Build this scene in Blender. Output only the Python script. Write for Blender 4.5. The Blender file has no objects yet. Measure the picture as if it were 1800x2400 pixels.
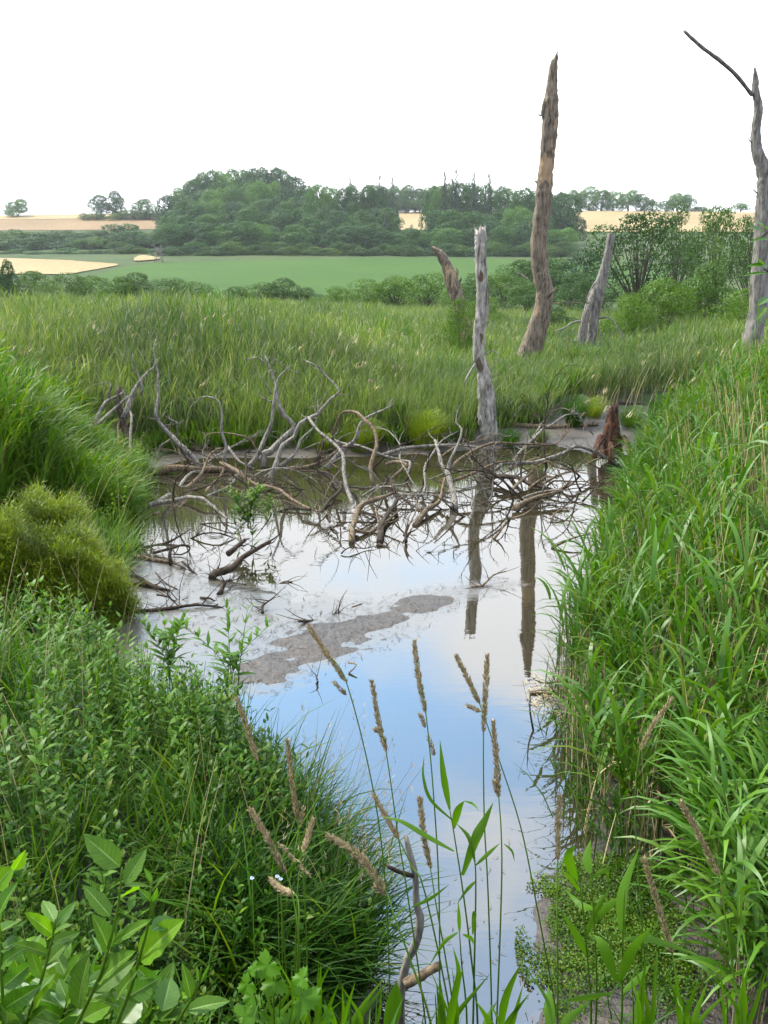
import bpy, math, random
import numpy as np
from mathutils import Vector
random.seed(7); rng = np.random.default_rng(7)
PI = math.pi
SC = bpy.context.scene
COL = SC.collection

# ------------------------------------------------------------------ camera
PITCH = math.radians(14.4); FPX = 2100.0; CH = 3.0      # 1800x2400 photo pixels
cam = bpy.data.cameras.new('camera'); camo = bpy.data.objects.new('camera', cam); COL.objects.link(camo)
cam.sensor_fit = 'VERTICAL'; cam.sensor_height = 36; cam.lens = 31.5; cam.clip_start = .05; cam.clip_end = 5000
camo.location = (0, 0, CH); camo.rotation_euler = (PI/2-PITCH, 0, 0); SC.camera = camo
# ------------------------------------------------------------------ exposure, sun, sky
SUN_EL, SUN_AZ = math.radians(52), math.radians(-62)    # azimuth measured from +Y towards +X
SC.view_settings.view_transform = 'Standard'; SC.view_settings.look = 'None'
SC.cycles.max_bounces = 7; SC.cycles.diffuse_bounces = 2; SC.cycles.transmission_bounces = 3; SC.cycles.glossy_bounces = 3
SC.view_settings.gamma = 1; SC.view_settings.exposure = 1.3
sl = bpy.data.lights.new('sun', 'SUN'); sl.energy = 4.0; sl.angle = math.radians(6); sl.color = (1, .95, .86)
so = bpy.data.objects.new('sun', sl); COL.objects.link(so)
sdir = Vector((math.sin(SUN_AZ)*math.cos(SUN_EL), math.cos(SUN_AZ)*math.cos(SUN_EL), math.sin(SUN_EL)))
so.rotation_euler = sdir.to_track_quat('Z', 'Y').to_euler(); so.location = (0, 0, 60)
wd = bpy.data.worlds.new('World'); SC.world = wd; wd.use_nodes = True
nt = wd.node_tree; nt.nodes.clear()
def nn(nt, t, **kw):
    n = nt.nodes.new(t)
    for k, v in kw.items():
        if hasattr(n, k): setattr(n, k, v)
        else: n.inputs[k.replace('_', ' ')].default_value = v
    return n
def ramp(nt, fac, stops, interp='LINEAR'):
    r = nt.nodes.new('ShaderNodeValToRGB'); r.color_ramp.interpolation = interp
    while len(r.color_ramp.elements) < len(stops): r.color_ramp.elements.new(0.5)
    for e, (p, c) in zip(r.color_ramp.elements, stops):
        e.position = p; e.color = c if len(c) == 4 else (*c, 1)
    if fac is not None: nt.links.new(fac, r.inputs[0])
    return r
def mathn(nt, op, a, b=None, clamp=False):
    m = nt.nodes.new('ShaderNodeMath'); m.operation = op; m.use_clamp = clamp
    for i, v in enumerate((a, b)):
        if v is None: continue
        if isinstance(v, (int, float)): m.inputs[i].default_value = v
        else: nt.links.new(v, m.inputs[i])
    return m.outputs[0]
def mixc(nt, f, a, b, mode='MIX'):
    m = nt.nodes.new('ShaderNodeMix'); m.data_type = 'RGBA'; m.blend_type = mode
    for i, v in ((0, f), (6, a), (7, b)):
        if isinstance(v, (int, float)): m.inputs[i].default_value = v
        elif isinstance(v, tuple): m.inputs[i].default_value = (*v, 1) if len(v) == 3 else v
        else: nt.links.new(v, m.inputs[i])
    return m.outputs[2]
sky = nt.nodes.new('ShaderNodeTexSky'); sky.sky_type = 'NISHITA'; sky.sun_disc = False
sky.sun_elevation = SUN_EL; sky.sun_rotation = SUN_AZ; sky.dust_density = 1.5; sky.air_density = 1.2
bg = nt.nodes.new('ShaderNodeBackground'); bg.inputs[1].default_value = 0.12
wo = nt.nodes.new('ShaderNodeOutputWorld')
tc = nt.nodes.new('ShaderNodeTexCoord'); sx = nt.nodes.new('ShaderNodeSeparateXYZ'); nt.links.new(tc.outputs['Generated'], sx.inputs[0])
mp = nt.nodes.new('ShaderNodeMapping'); mp.inputs['Scale'].default_value = (1.6, 1.6, 3.4); mp.inputs['Location'].default_value = (.35, .2, 0)
nt.links.new(tc.outputs['Generated'], mp.inputs[0])
no = nt.nodes.new('ShaderNodeTexNoise'); no.inputs['Scale'].default_value = 1.7; no.inputs['Detail'].default_value = 5; no.inputs['Roughness'].default_value = .52
nt.links.new(mp.outputs[0], no.inputs['Vector'])
# cloud deck: closed towards the horizon, open (blue) in a belt about 30 degrees up, thin veil overhead
z = sx.outputs[2]
belt = ramp(nt, z, [(0.0, (1.3, 1.3, 1.3)), (.20, (1.2, 1.2, 1.2)), (.30, (.82, .82, .82)), (.36, (.95, .95, .95)), (.43, (.58, .58, .58)), (.50, (.05, .05, .05)), (.57, (.36, .36, .36)), (.66, (.44, .44, .44)), (.80, (.75, .75, .75)), (1.0, (.95, .95, .95))])
cl = mathn(nt, 'ADD', belt.outputs[0], mathn(nt, 'MULTIPLY', mathn(nt, 'SUBTRACT', no.outputs[0], .5), 2.4))
clm = ramp(nt, cl, [(0.18, (.10, .10, .10)), (.78, (1, 1, 1))], 'EASE')
bright = ramp(nt, z, [(0, (.40, .40, .40)), (.20, (.47, .47, .47)), (.34, (.58, .58, .58)), (.55, (.66, .66, .66)), (1, (.62, .62, .62))])
cloudc = mixc(nt, 1.0, (16.3, 16.7, 17.4, 1), bright.outputs[0], 'MULTIPLY')
skyb = mixc(nt, 1.0, sky.outputs[0], (1.7, 2.45, 2.75, 1), 'MULTIPLY')
nt.links.new(mixc(nt, clm.outputs[0], skyb, cloudc), bg.inputs[0]); nt.links.new(bg.outputs[0], wo.inputs[0])

# ------------------------------------------------------------------ picture <-> world
cp, sp_ = math.cos(PITCH), math.sin(PITCH)
def ray(px, py):
    a = (np.asarray(px, float)-900)/FPX; b = (1200-np.asarray(py, float))/FPX
    return a, cp+b*sp_, -sp_+b*cp
def W(px, py, Y):
    a, y, zz = ray(px, py); t = Y/y
    return Vector((float(a*t), float(Y), float(CH+zz*t)))
def G0(px, py, z=0.0):
    a, y, zz = ray(px, py); t = (z-CH)/zz
    return np.array((float(a*t), float(y*t), z))
def drow(py): return float(G0(900, py)[1])

# ------------------------------------------------------------------ noise and terrain
def _h(ix, iy, s):
    v = np.sin(ix*127.1+iy*311.7+s*74.7)*43758.5453
    return v-np.floor(v)
def vn(x, y, s=0):
    x = np.asarray(x, float); y = np.asarray(y, float)
    ix, iy = np.floor(x), np.floor(y); fx, fy = x-ix, y-iy
    fx = fx*fx*(3-2*fx); fy = fy*fy*(3-2*fy)
    a, b, c, d = _h(ix, iy, s), _h(ix+1, iy, s), _h(ix, iy+1, s), _h(ix+1, iy+1, s)
    return (a*(1-fx)+b*fx)*(1-fy)+(c*(1-fx)+d*fx)*fy
def fbm(x, y, s=0, o=4):
    r = 0; a = .5; t = 0
    for i in range(o):
        r = r+a*vn(x, y, s+i); t += a; a *= .5; x = x*2.03; y = y*2.03
    return r/t-.5
def sdf(poly, x, y):                                   # > 0 outside
    P = np.asarray(poly, float); x = np.asarray(x, float); y = np.asarray(y, float)
    d = np.full(x.shape, 1e9); ins = np.zeros(x.shape, bool)
    for i in range(len(P)):
        a, b = P[i], P[(i+1) % len(P)]
        ex, ey = b-a; wx, wy = x-a[0], y-a[1]
        t = np.clip((wx*ex+wy*ey)/(ex*ex+ey*ey+1e-12), 0, 1)
        d = np.minimum(d, (wx-ex*t)**2+(wy-ey*t)**2)
        c = ((a[1] > y) != (b[1] > y)) & (x < ex*(y-a[1])/(ey+1e-12 if abs(ey) < 1e-12 else ey)+a[0])
        ins ^= c
    d = np.sqrt(d)
    return np.where(ins, -d, d)
pond_px = [(330, 1160), (345, 1100), (430, 1080), (520, 1073), (800, 1072), (1000, 1064), (1150, 1052), (1300, 1043), (1400, 1066), (1545, 1068), (1545, 1150),
           (1480, 1250), (1440, 1350), (1400, 1450), (1350, 1550), (1320, 1592), (1265, 1606), (1262, 1640), (1370, 1680), (1400, 1780), (1430, 1900), (1400, 1990),
           (1290, 2050), (1240, 2130), (1260, 2210), (1270, 2280), (1320, 2320), (1260, 2420), (1200, 2700), (800, 2700),
           (860, 2330), (850, 2260), (790, 2130), (700, 2000), (640, 1900), (560, 1780), (400, 1640), (260, 1570), (190, 1500), (230, 1440), (300, 1400), (300, 1330), (310, 1270), (290, 1220)]
POND = np.array([G0(*p)[:2] for p in pond_px])
bar_px = [(540, 1630), (500, 1585), (590, 1530), (700, 1462), (860, 1420), (1000, 1388), (1120, 1366), (1200, 1370), (1100, 1398), (1010, 1432), (960, 1475), (860, 1522), (760, 1560), (660, 1606)]
BAR = np.array([G0(*p)[:2] for p in bar_px])
shal_px = [(300, 1310), (420, 1310), (560, 1380), (760, 1400), (900, 1420), (700, 1500), (560, 1620), (420, 1640), (250, 1570), (200, 1480), (310, 1400)]
SHAL = np.array([G0(*p)[:2] for p in shal_px])
weed_px = [(1268, 2150), (1300, 2080), (1420, 2030), (1560, 2080), (1620, 2330), (1320, 2350), (1278, 2260)]
WEED = np.array([G0(*p)[:2] for p in weed_px])
HD = [-200, 0, 85, 110, 150, 200, 250, 300, 350, 400, 460, 520, 600, 900]
HZ = [0, 0, 0, .4, 2.0, 4.9, 8.7, 12.6, 18.3, 25.2, 34.6, 39.3, 37, 22]
def hgt(x, y):
    x = np.asarray(x, float); y = np.asarray(y, float)
    s = sdf(POND, x, y)
    near = (y < 30)
    e = s+.22*fbm(x*2.2, y*2.2, 3)+.1*fbm(x*8, y*8, 9)
    z = np.where(e < 0, np.maximum(-.45, .16*e), np.minimum(.10, .05*e))
    z = z+np.where(s > .8, np.minimum(.14, .12*(s-.8)), 0)
    b = sdf(BAR, x, y)+.13+.55*fbm(x*2.5, y*5, 5)+.22*fbm(x*9, y*14, 6)
    z = np.where(near, np.maximum(z, np.clip(-b*.10, -.5, .022)+.022*fbm(x*12, y*16, 8)), z)
    sh = sdf(SHAL, x, y)
    z = np.where(near & (sh < .35), np.maximum(z, -.017+.05*fbm(x*1.6, y*4.5, 21)+.03*fbm(x*7, y*16, 22)-np.clip(sh, 0, .35)*.15), z)
    z = z+np.where(near, .02*fbm(x*5, y*5, 12), 0)
    # the bank under the viewer
    rise = np.clip((2.75-y)/1.9, 0, 1)
    z = z+1.30*rise*rise*(3-2*rise)
    # raised bank on the near west side
    lw = np.clip((s-.15)/1.2, 0, 1)*np.clip((8-y)/3, 0, 1)*(x < 0)
    z = z+.35*lw
    far = np.interp(y, HD, HZ)
    bump = np.clip((y-110)/150, 0, 1)*(4.0*fbm(x/140+3.1, y/160, 31, 2)+ -1.5*np.clip((-x-120)/120, 0, 1))
    return z+far+bump
def groundhit(px, py, dmin=60, dmax=900):
    a, yy, zz = ray(px, py); t = np.arange(dmin, dmax, 1.0)
    Y = t; X = a/yy*t; Z = CH+zz/yy*t
    h = hgt(X, Y); k = np.nonzero(h >= Z)[0]
    if not len(k):
        j = int(np.argmin((Z-h)/t)); return np.array((X[j], Y[j], h[j]))
    return np.array((X[k[0]], Y[k[0]], h[k[0]]))

# ------------------------------------------------------------------ mesh helpers
def link(o, parent=None):
    COL.objects.link(o)
    if parent is not None: o.parent = parent
    return o
def tag(o, label=None, cat=None, group=None, kind=None):
    for k, v in (('label', label), ('category', cat), ('group', group), ('kind', kind)):
        if v: o[k] = v
    return o
def empty(name, loc, label, cat, group=None):
    o = bpy.data.objects.new(name, None); o.location = loc; o.empty_display_size = .2; link(o)
    return tag(o, label, cat, group)
class MB:
    def __init__(s): s.v = []; s.f = []; s.m = []; s.n = 0; s.uv = []
    def add(s, V, F, mi=0):
        V = np.asarray(V, float).reshape(-1, 3); F = np.asarray(F, int)
        if len(F) == 0: return
        s.v.append(V); s.f.append(F+s.n); s.m.append(np.full(len(F), mi)); s.n += len(V)
    def build(s, name, mats, parent=None, origin=(0, 0, 0), smooth=True):
        me = bpy.data.meshes.new(name)
        V = np.concatenate(s.v)-np.asarray(origin, float)
        q = [(f, m) for f, m in zip(s.f, s.m)]
        loops = np.concatenate([f.reshape(-1) for f, _ in q]); cnt = np.concatenate([np.full(len(f), f.shape[1]) for f, _ in q]); mi = np.concatenate([m for _, m in q])
        me.vertices.add(len(V)); me.vertices.foreach_set('co', V.astype(np.float32).ravel())
        me.loops.add(len(loops)); me.loops.foreach_set('vertex_index', loops.astype(np.int32))
        me.polygons.add(len(cnt)); me.polygons.foreach_set('loop_start', np.concatenate([[0], np.cumsum(cnt)[:-1]]).astype(np.int32))
        me.polygons.foreach_set('material_index', mi.astype(np.int32))
        me.polygons.foreach_set('use_smooth', np.full(len(cnt), smooth))
        me.update(calc_edges=True)
        for m in (mats if isinstance(mats, (list, tuple)) else [mats]): me.materials.append(m)
        if s.uv:
            at = me.attributes.new('leafuv', 'FLOAT_VECTOR', 'POINT'); at.data.foreach_set('vector', np.concatenate(s.uv).astype(np.float32).ravel())
        o = bpy.data.objects.new(name, me); link(o, parent)
        if parent is None: o.location = origin
        return o
def catmull(P, n=5):
    P = np.asarray(P, float)
    if len(P) < 3: 
        t = np.linspace(0, 1, n+1)[:, None]; return P[0]*(1-t)+P[-1]*t
    Q = np.vstack([2*P[0]-P[1], P, 2*P[-1]-P[-2]]); out = []
    for i in range(1, len(Q)-2):
        for k in range(n):
            t = k/n; a, b, c, d = Q[i-1:i+3]
            out.append(.5*((2*b)+(c-a)*t+(2*a-5*b+4*c-d)*t*t+(3*b-a-3*c+d)*t**3))
    out.append(Q[-2]); return np.array(out)
def tube(P, R, sides=6, rough=0.0, jag=0.0, n=0, seed=0, cap=True, ripple=0):
    P = np.asarray(P, float); R = np.asarray(R, float)
    if n:
        C = catmull(np.hstack([P, R[:, None]]), n); P, R = C[:, :3], np.maximum(C[:, 3], .0006)
    r = np.random.default_rng(seed)
    T = np.gradient(P, axis=0); T /= np.linalg.norm(T, axis=1)[:, None]+1e-9
    up = np.array((0, 0, 1.)) if abs(T[0][2]) < .9 else np.array((1., 0, 0))
    U = np.cross(T[0], up); U /= np.linalg.norm(U); Us = []
    for t in T:
        U = U-t*np.dot(U, t); U /= np.linalg.norm(U)+1e-9; Us.append(U.copy())
    Us = np.array(Us); Vs = np.cross(T, Us)
    a = np.linspace(0, 2*PI, sides, endpoint=False)
    N = len(P); rr = R[:, None]*np.ones((N, sides))
    if rough:
        s1 = r.random()*50
        la = np.linspace(0, N*.5, N)[:, None]+0*a
        rr = rr*(1+rough*2*(vn(la+s1, 3*np.cos(a)[None]+5+0*la, seed)*.6+vn(la*2.3+s1, 5*np.sin(a)[None]+9+0*la, seed+1)*.4-.5)+rough*.8*(r.random((N, sides))-.5))
    if ripple: rr = rr*(1+ripple*np.sin(a*3+r.random()*6)[None]+ripple*.6*np.sin(a*5+r.random()*6)[None])
    V = P[:, None]+rr[:, :, None]*(np.cos(a)[None, :, None]*Us[:, None]+np.sin(a)[None, :, None]*Vs[:, None])
    if jag: V[-1] += T[-1][None]*jag*(r.random((sides, 1))**1.5); V[-2] += T[-1][None]*jag*.25*(r.random((sides, 1))-.5)
    i = np.arange(N-1)[:, None]*sides; j = np.arange(sides)[None]; j2 = (j+1) % sides
    F = np.stack([i+j, i+j2, i+sides+j2, i+sides+j], -1).reshape(-1, 4)
    V = V.reshape(-1, 3)
    if cap:
        c0, c1 = len(V), len(V)+1; V = np.vstack([V, P[0], P[-1]-T[-1]*R[-1]*(.6 if jag else -.3)])
        jj = np.arange(sides); k = (jj+1) % sides; L = (N-1)*sides
        F = np.vstack([F, np.stack([np.full(sides, c0), k, jj, jj], -1), np.stack([np.full(sides, c1), L+jj, L+k, L+k], -1)])
        # degenerate quads -> drop the duplicate by keeping as triangles is handled below
        tri = F[-2*sides:, :3]; return V, F[:-2*sides], tri
    return V, F, np.zeros((0, 3), int)
def addtube(mb, *a, mi=0, **k):
    V, F, T = tube(*a, **k); n0 = mb.n; mb.add(V, F, mi)
    if len(T): mb.f.append(T+n0); mb.m.append(np.full(len(T), mi))
def blades(base, az, tilt, length, width, curve=0.0, segs=3, prof=None, twist=0.0, pw=1.0, fold=0.0):
    base = np.asarray(base, float).reshape(-1, 3); N = len(base)
    az, tilt, length, width, curve, twist = [np.broadcast_to(np.asarray(q, float), (N,)) for q in (az, tilt, length, width, curve, twist)]
    prof = [.35, 1, .8, .05] if prof is None else prof
    pts = [base]; ca, sa = np.cos(az), np.sin(az)
    for s in range(segs):
        an = tilt+curve*((s+.5)/segs)**pw; d = np.stack([np.sin(an)*ca, np.sin(an)*sa, np.cos(an)], -1)
        pts.append(pts[-1]+d*(length/segs)[:, None])
    pr = np.interp(np.linspace(0, 1, segs+1), np.linspace(0, 1, len(prof)), prof)
    V = []
    for s, p in enumerate(pts):
        an = tilt+curve*(s/segs)**pw; nrm = np.stack([-np.cos(an)*ca, -np.cos(an)*sa, np.sin(an)], -1)
        sd = np.stack([-sa, ca, 0*sa], -1); tw = twist*(.4+.6*s/segs)
        sd = sd*np.cos(tw)[:, None]+nrm*np.sin(tw)[:, None]; w = (width*pr[s]/2)[:, None]
        V += [p-sd*w, p+sd*w]
    V = np.stack(V, 1); k = 2*(segs+1)
    i = np.arange(N)[:, None, None]*k; s = np.arange(segs)[None, :, None]*2
    F = (i+s+np.array([0, 1, 3, 2])[None, None]).reshape(-1, 4)
    return V.reshape(-1, 3), F
def cards(C, Nn, size, asp=.6):
    N = len(C); Nn = Nn/(np.linalg.norm(Nn, axis=1)[:, None]+1e-9)
    r = rng.normal(size=(N, 3)); u = np.cross(Nn, r); u /= np.linalg.norm(u, axis=1)[:, None]+1e-9; v = np.cross(Nn, u)
    size = np.broadcast_to(size, (N,))[:, None]
    V = np.stack([C-u*size, C-v*size*asp+Nn*size*.15, C+u*size, C+v*size*asp+Nn*size*.15], 1)
    return V.reshape(-1, 3), np.arange(4*N).reshape(-1, 4)
def inpoly(poly, n, pad=0):
    P = np.asarray(poly, float); lo, hi = P.min(0)-pad, P.max(0)+pad; out = []
    while sum(map(len, out)) < n:
        q = rng.random((n*2, 2))*(hi-lo)+lo; out.append(q[sdf(P, q[:, 0], q[:, 1]) < pad])
    return np.concatenate(out)[:n]

# ------------------------------------------------------------------ materials
def mat(name):
    m = bpy.data.materials.new(name); m.use_nodes = True; t = m.node_tree; t.nodes.clear()
    return m, t, t.nodes.new('ShaderNodeOutputMaterial')
def noise(t, scale, detail=4, rough=.55, vec=None, sc=None, coord='Object'):
    n = t.nodes.new('ShaderNodeTexNoise'); n.inputs['Scale'].default_value = scale; n.inputs['Detail'].default_value = detail; n.inputs['Roughness'].default_value = rough
    c = t.nodes.new('ShaderNodeTexCoord'); o = c.outputs[coord]
    if vec is not None: o = vec
    if sc:
        m = t.nodes.new('ShaderNodeMapping'); m.inputs['Scale'].default_value = sc; t.links.new(o, m.inputs[0]); o = m.outputs[0]
    t.links.new(o, n.inputs['Vector']); return n.outputs[0]
def geo_pos(t):
    return t.nodes.new('ShaderNodeNewGeometry').outputs['Position']
def leafmat(name, cols, transl=.35, tcol=None, rough=.5, patch=.4, spec=.18, pscale=.35, objvar=False, veins=False, raw=False):
    m, t, out = mat(name)
    if (tcol is None or tcol[0] > 1.01) and not raw: cols = [(c[0]*.50, c[1]*.68, c[2]*.10) for c in cols]
    g = t.nodes.new('ShaderNodeNewGeometry')
    r = ramp(t, g.outputs['Random Per Island'], [(i/(max(1, len(cols)-1)), c) for i, c in enumerate(cols)])
    n = noise(t, pscale, 3, vec=g.outputs['Position'])
    pr = ramp(t, n, [(.32, (1-patch, 1-patch*.9, 1-patch*.5)), (.68, (1+patch*.55, 1+patch*.4, 1-patch*.2))])
    c = mixc(t, 1.0, r.outputs[0], pr.outputs[0], 'MULTIPLY')
    if veins:
        at = t.nodes.new('ShaderNodeAttribute'); at.attribute_name = 'leafuv'; sp3 = t.nodes.new('ShaderNodeSeparateXYZ'); t.links.new(at.outputs['Vector'], sp3.inputs[0])
        au = mathn(t, 'ABSOLUTE', sp3.outputs[0]); ph = mathn(t, 'SUBTRACT', mathn(t, 'MULTIPLY', sp3.outputs[1], 9.0), mathn(t, 'MULTIPLY', au, 1.7))
        st = mathn(t, 'FRACT', ph); vs = ramp(t, st, [(0, (1, 1, 1)), (.10, (0, 0, 0)), (.90, (0, 0, 0)), (1, (1, 1, 1))]); rb = ramp(t, au, [(.03, (1, 1, 1)), (.10, (0, 0, 0))])
        vm = mathn(t, 'MAXIMUM', mathn(t, 'MULTIPLY', vs.outputs[0], .4), rb.outputs[0]); c = mixc(t, mathn(t, 'MULTIPLY', vm, .55), c, (.20, .28, .09))
        bl = ramp(t, noise(t, 55, 3, .6, vec=g.outputs['Position']), [(.3, (.82, .85, .8)), (.7, (1.12, 1.1, 1.05))]); c = mixc(t, 1.0, c, bl.outputs[0], 'MULTIPLY')
    if objvar:
        oi = t.nodes.new('ShaderNodeObjectInfo'); orr = ramp(t, oi.outputs['Random'], [(0, (.70, .74, .85)), (.5, (1, 1, 1)), (1, (1.45, 1.35, .9))]); c = mixc(t, 1.0, c, orr.outputs[0], 'MULTIPLY')
    b = t.nodes.new('ShaderNodeBsdfPrincipled'); b.inputs['Roughness'].default_value = rough; b.inputs['Specular IOR Level'].default_value = spec
    t.links.new(c, b.inputs['Base Color'])
    tr = t.nodes.new('ShaderNodeBsdfTranslucent'); tc_ = mixc(t, 1.0, c, tcol or (1.5, 1.55, .55), 'MULTIPLY'); t.links.new(tc_, tr.inputs[0])
    mx = t.nodes.new('ShaderNodeMixShader'); mx.inputs[0].default_value = transl
    t.links.new(b.outputs[0], mx.inputs[1]); t.links.new(tr.outputs[0], mx.inputs[2]); t.links.new(mx.outputs[0], out.inputs[0])
    return m
def woodmat(name, dark, light, bare=None, baret=.62, scale=6, sc=(1, 1, .18), bump=.5, rough=.85, per=False):
    m, t, out = mat(name)
    c = t.nodes.new('ShaderNodeTexCoord').outputs['Object']
    n1 = noise(t, scale*3, 6, .65, vec=c, sc=sc); n2 = noise(t, scale*.35, 4, .6, vec=c, sc=(1, 1, .45))
    r = ramp(t, n1, [(.34, dark), (.5, tuple(a*.45+b*.55 for a, b in zip(dark, light))), (.66, light)])
    col = r.outputs[0]
    if bare:
        k = ramp(t, n2, [(baret, (0, 0, 0)), (baret+.025, (1, 1, 1))]); b2 = ramp(t, n1, [(.3, tuple(v*.6 for v in bare)), (.7, bare)])
        col = mixc(t, k.outputs[0], col, b2.outputs[0])
    b = t.nodes.new('ShaderNodeBsdfPrincipled'); b.inputs['Roughness'].default_value = rough; b.inputs['Specular IOR Level'].default_value = .2
    bp = t.nodes.new('ShaderNodeBump'); bp.inputs['Strength'].default_value = bump; bp.inputs['Distance'].default_value = .02
    t.links.new(n1, bp.inputs['Height']); t.links.new(bp.outputs[0], b.inputs['Normal'])
    t.links.new(col, b.inputs['Base Color']); t.links.new(b.outputs[0], out.inputs[0]); return m
M = {}
M['reed'] = leafmat('reed_leaf', [(.045, .105, .018), (.085, .16, .03), (.06, .14, .03), (.14, .19, .05), (.17, .18, .07)], .38, patch=.3, pscale=.5)
M['reed_far'] = leafmat('reed_far', [(.050, .092, .022), (.100, .150, .044), (.072, .124, .030), (.20, .21, .12)], .35, raw=True, patch=.5, pscale=.22)
M['reed_w'] = leafmat('windblown_reed_leaf', [(.06, .14, .03), (.12, .20, .05), (.07, .15, .03), (.20, .25, .11), (.24, .22, .14)], .38, patch=.55, pscale=1.1)
M['reed_blue'] = leafmat('reed_blue_leaf', [(.07, .15, .05), (.12, .2, .09), (.06, .14, .035), (.16, .24, .12)], .3, patch=.2, rough=.45, spec=.3)
M['straw'] = leafmat('straw', [(.27, .21, .10), (.38, .31, .17), (.17, .125, .06)], .1, (1, 1, 1), patch=.15)
M['stem'] = leafmat('green_stem', [(.05, .10, .03), (.10, .15, .05)], .05, patch=.1)
M['herb'] = leafmat('herb_leaf', [(.03, .085, .018), (.07, .15, .035), (.045, .115, .03), (.13, .20, .06), (.17, .19, .06)], .35, patch=.55, pscale=1.3)
M['herb_y'] = leafmat('yellow_herb_leaf', [(.10, .17, .05), (.16, .23, .08), (.20, .23, .08), (.08, .16, .04)], .35, patch=.35, pscale=1.2)
M['herb_pale'] = leafmat('herb_pale_leaf', [(.09, .16, .07), (.13, .21, .09)], .3, patch=.1)
M['grass'] = leafmat('grass_blade', [(.03, .075, .012), (.05, .11, .02), (.07, .14, .03)], .35, patch=.3, pscale=1.5)
M['bush_y'] = leafmat('feathery_leaf', [(.19, .21, .05), (.29, .27, .08), (.13, .19, .05), (.34, .27, .12)], .35, patch=.45, pscale=1.6)
M['willow'] = leafmat('willow_leaf', [(.055, .13, .025), (.08, .17, .03), (.07, .15, .045), (.06, .14, .03), (.17, .20, .05)], .42, (1.9, 1.9, .4), patch=.12, rough=.42, spec=.4, veins=True)
M['willow_y'] = leafmat('young_willow_leaf', [(.14, .24, .03), (.18, .28, .04)], .45, (1.7, 1.7, .4), patch=.1, veins=True)
M['pale_grass'] = leafmat('pale_grass_blade', [(.06, .11, .025), (.10, .155, .04), (.14, .17, .065), (.05, .10, .02)], .35, raw=True, patch=.3, pscale=.6)
M['dark_grass'] = leafmat('tussock_grass', [(.016, .05, .008), (.028, .075, .012), (.045, .10, .02)], .3, patch=.4, pscale=1.5)
M['hop'] = leafmat('lobed_leaf', [(.08, .17, .03), (.11, .21, .04)], .45, (1.8, 1.8, .4), patch=.15)
M['willow_g'] = leafmat('grey_willow_leaf', [(.09, .15, .08), (.11, .18, .10)], .35, (1.4, 1.5, .7), patch=.1, veins=True)
M['wood_b'] = leafmat('wood_broadleaf', [(.015, .050, .010), (.025, .070, .014), (.036, .085, .016)], .22, raw=True, patch=.25, pscale=.06, objvar=True)
M['wood_l'] = leafmat('wood_light_broadleaf', [(.030, .085, .014), (.046, .11, .018), (.060, .125, .022)], .25, raw=True, patch=.2, pscale=.06, objvar=True)
M['spruce'] = leafmat('spruce_needle', [(.010, .026, .014), (.017, .038, .02)], .08, raw=True, patch=.2, pscale=.06)
M['shrub'] = leafmat('shrub_leaf', [(.022, .055, .009), (.036, .082, .013), (.052, .10, .018)], .3, raw=True, patch=.3, pscale=.25, objvar=True)
M['shrub_y'] = leafmat('yellowish_shrub_leaf', [(.08, .13, .025), (.12, .18, .035), (.10, .15, .04)], .3, patch=.3, pscale=.4)
M['weed'] = leafmat('water_weed', [(.05, .11, .03), (.09, .16, .05), (.13, .18, .08), (.14, .12, .06)], .25, patch=.5, pscale=3)
M['head'] = leafmat('seed_head', [(.12, .088, .045), (.20, .155, .085), (.29, .235, .14), (.15, .11, .058)], .25, (1, 1, 1), patch=.1)
M['pink'] = leafmat('pink_flower', [(.32, .12, .20), (.4, .2, .28)], .2, (1, 1, 1), patch=.1)
M['white'] = leafmat('white_flower', [(.7, .75, .8), (.6, .7, .8)], .2, (1, 1, 1), patch=.05)
M['bark'] = woodmat('grey_brown_bark', (.024, .018, .013), (.175, .138, .10), (.27, .185, .11), .57)
M['pale'] = woodmat('bleached_wood', (.035, .029, .023), (.31, .285, .25), (.085, .06, .038), .60)
M['lbark'] = woodmat('light_grey_bark', (.035, .031, .026), (.185, .17, .15), (.26, .24, .21), .62)
M['drift'] = woodmat('driftwood_tan', (.014, .010, .006), (.165, .118, .072), None, scale=12)
M['driftg'] = woodmat('driftwood_grey', (.018, .015, .012), (.215, .195, .165), None, scale=12)
M['driftd'] = woodmat('driftwood_dark', (.006, .0045, .003), (.050, .034, .022), None, scale=12)
M['rot'] = woodmat('rotten_red_wood', (.008, .004, .003), (.085, .034, .018), (.16, .11, .065), .56, scale=9, bump=1.0)
M['trunk'] = woodmat('tree_bark', (.02, .016, .012), (.08, .065, .05), None)
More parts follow.
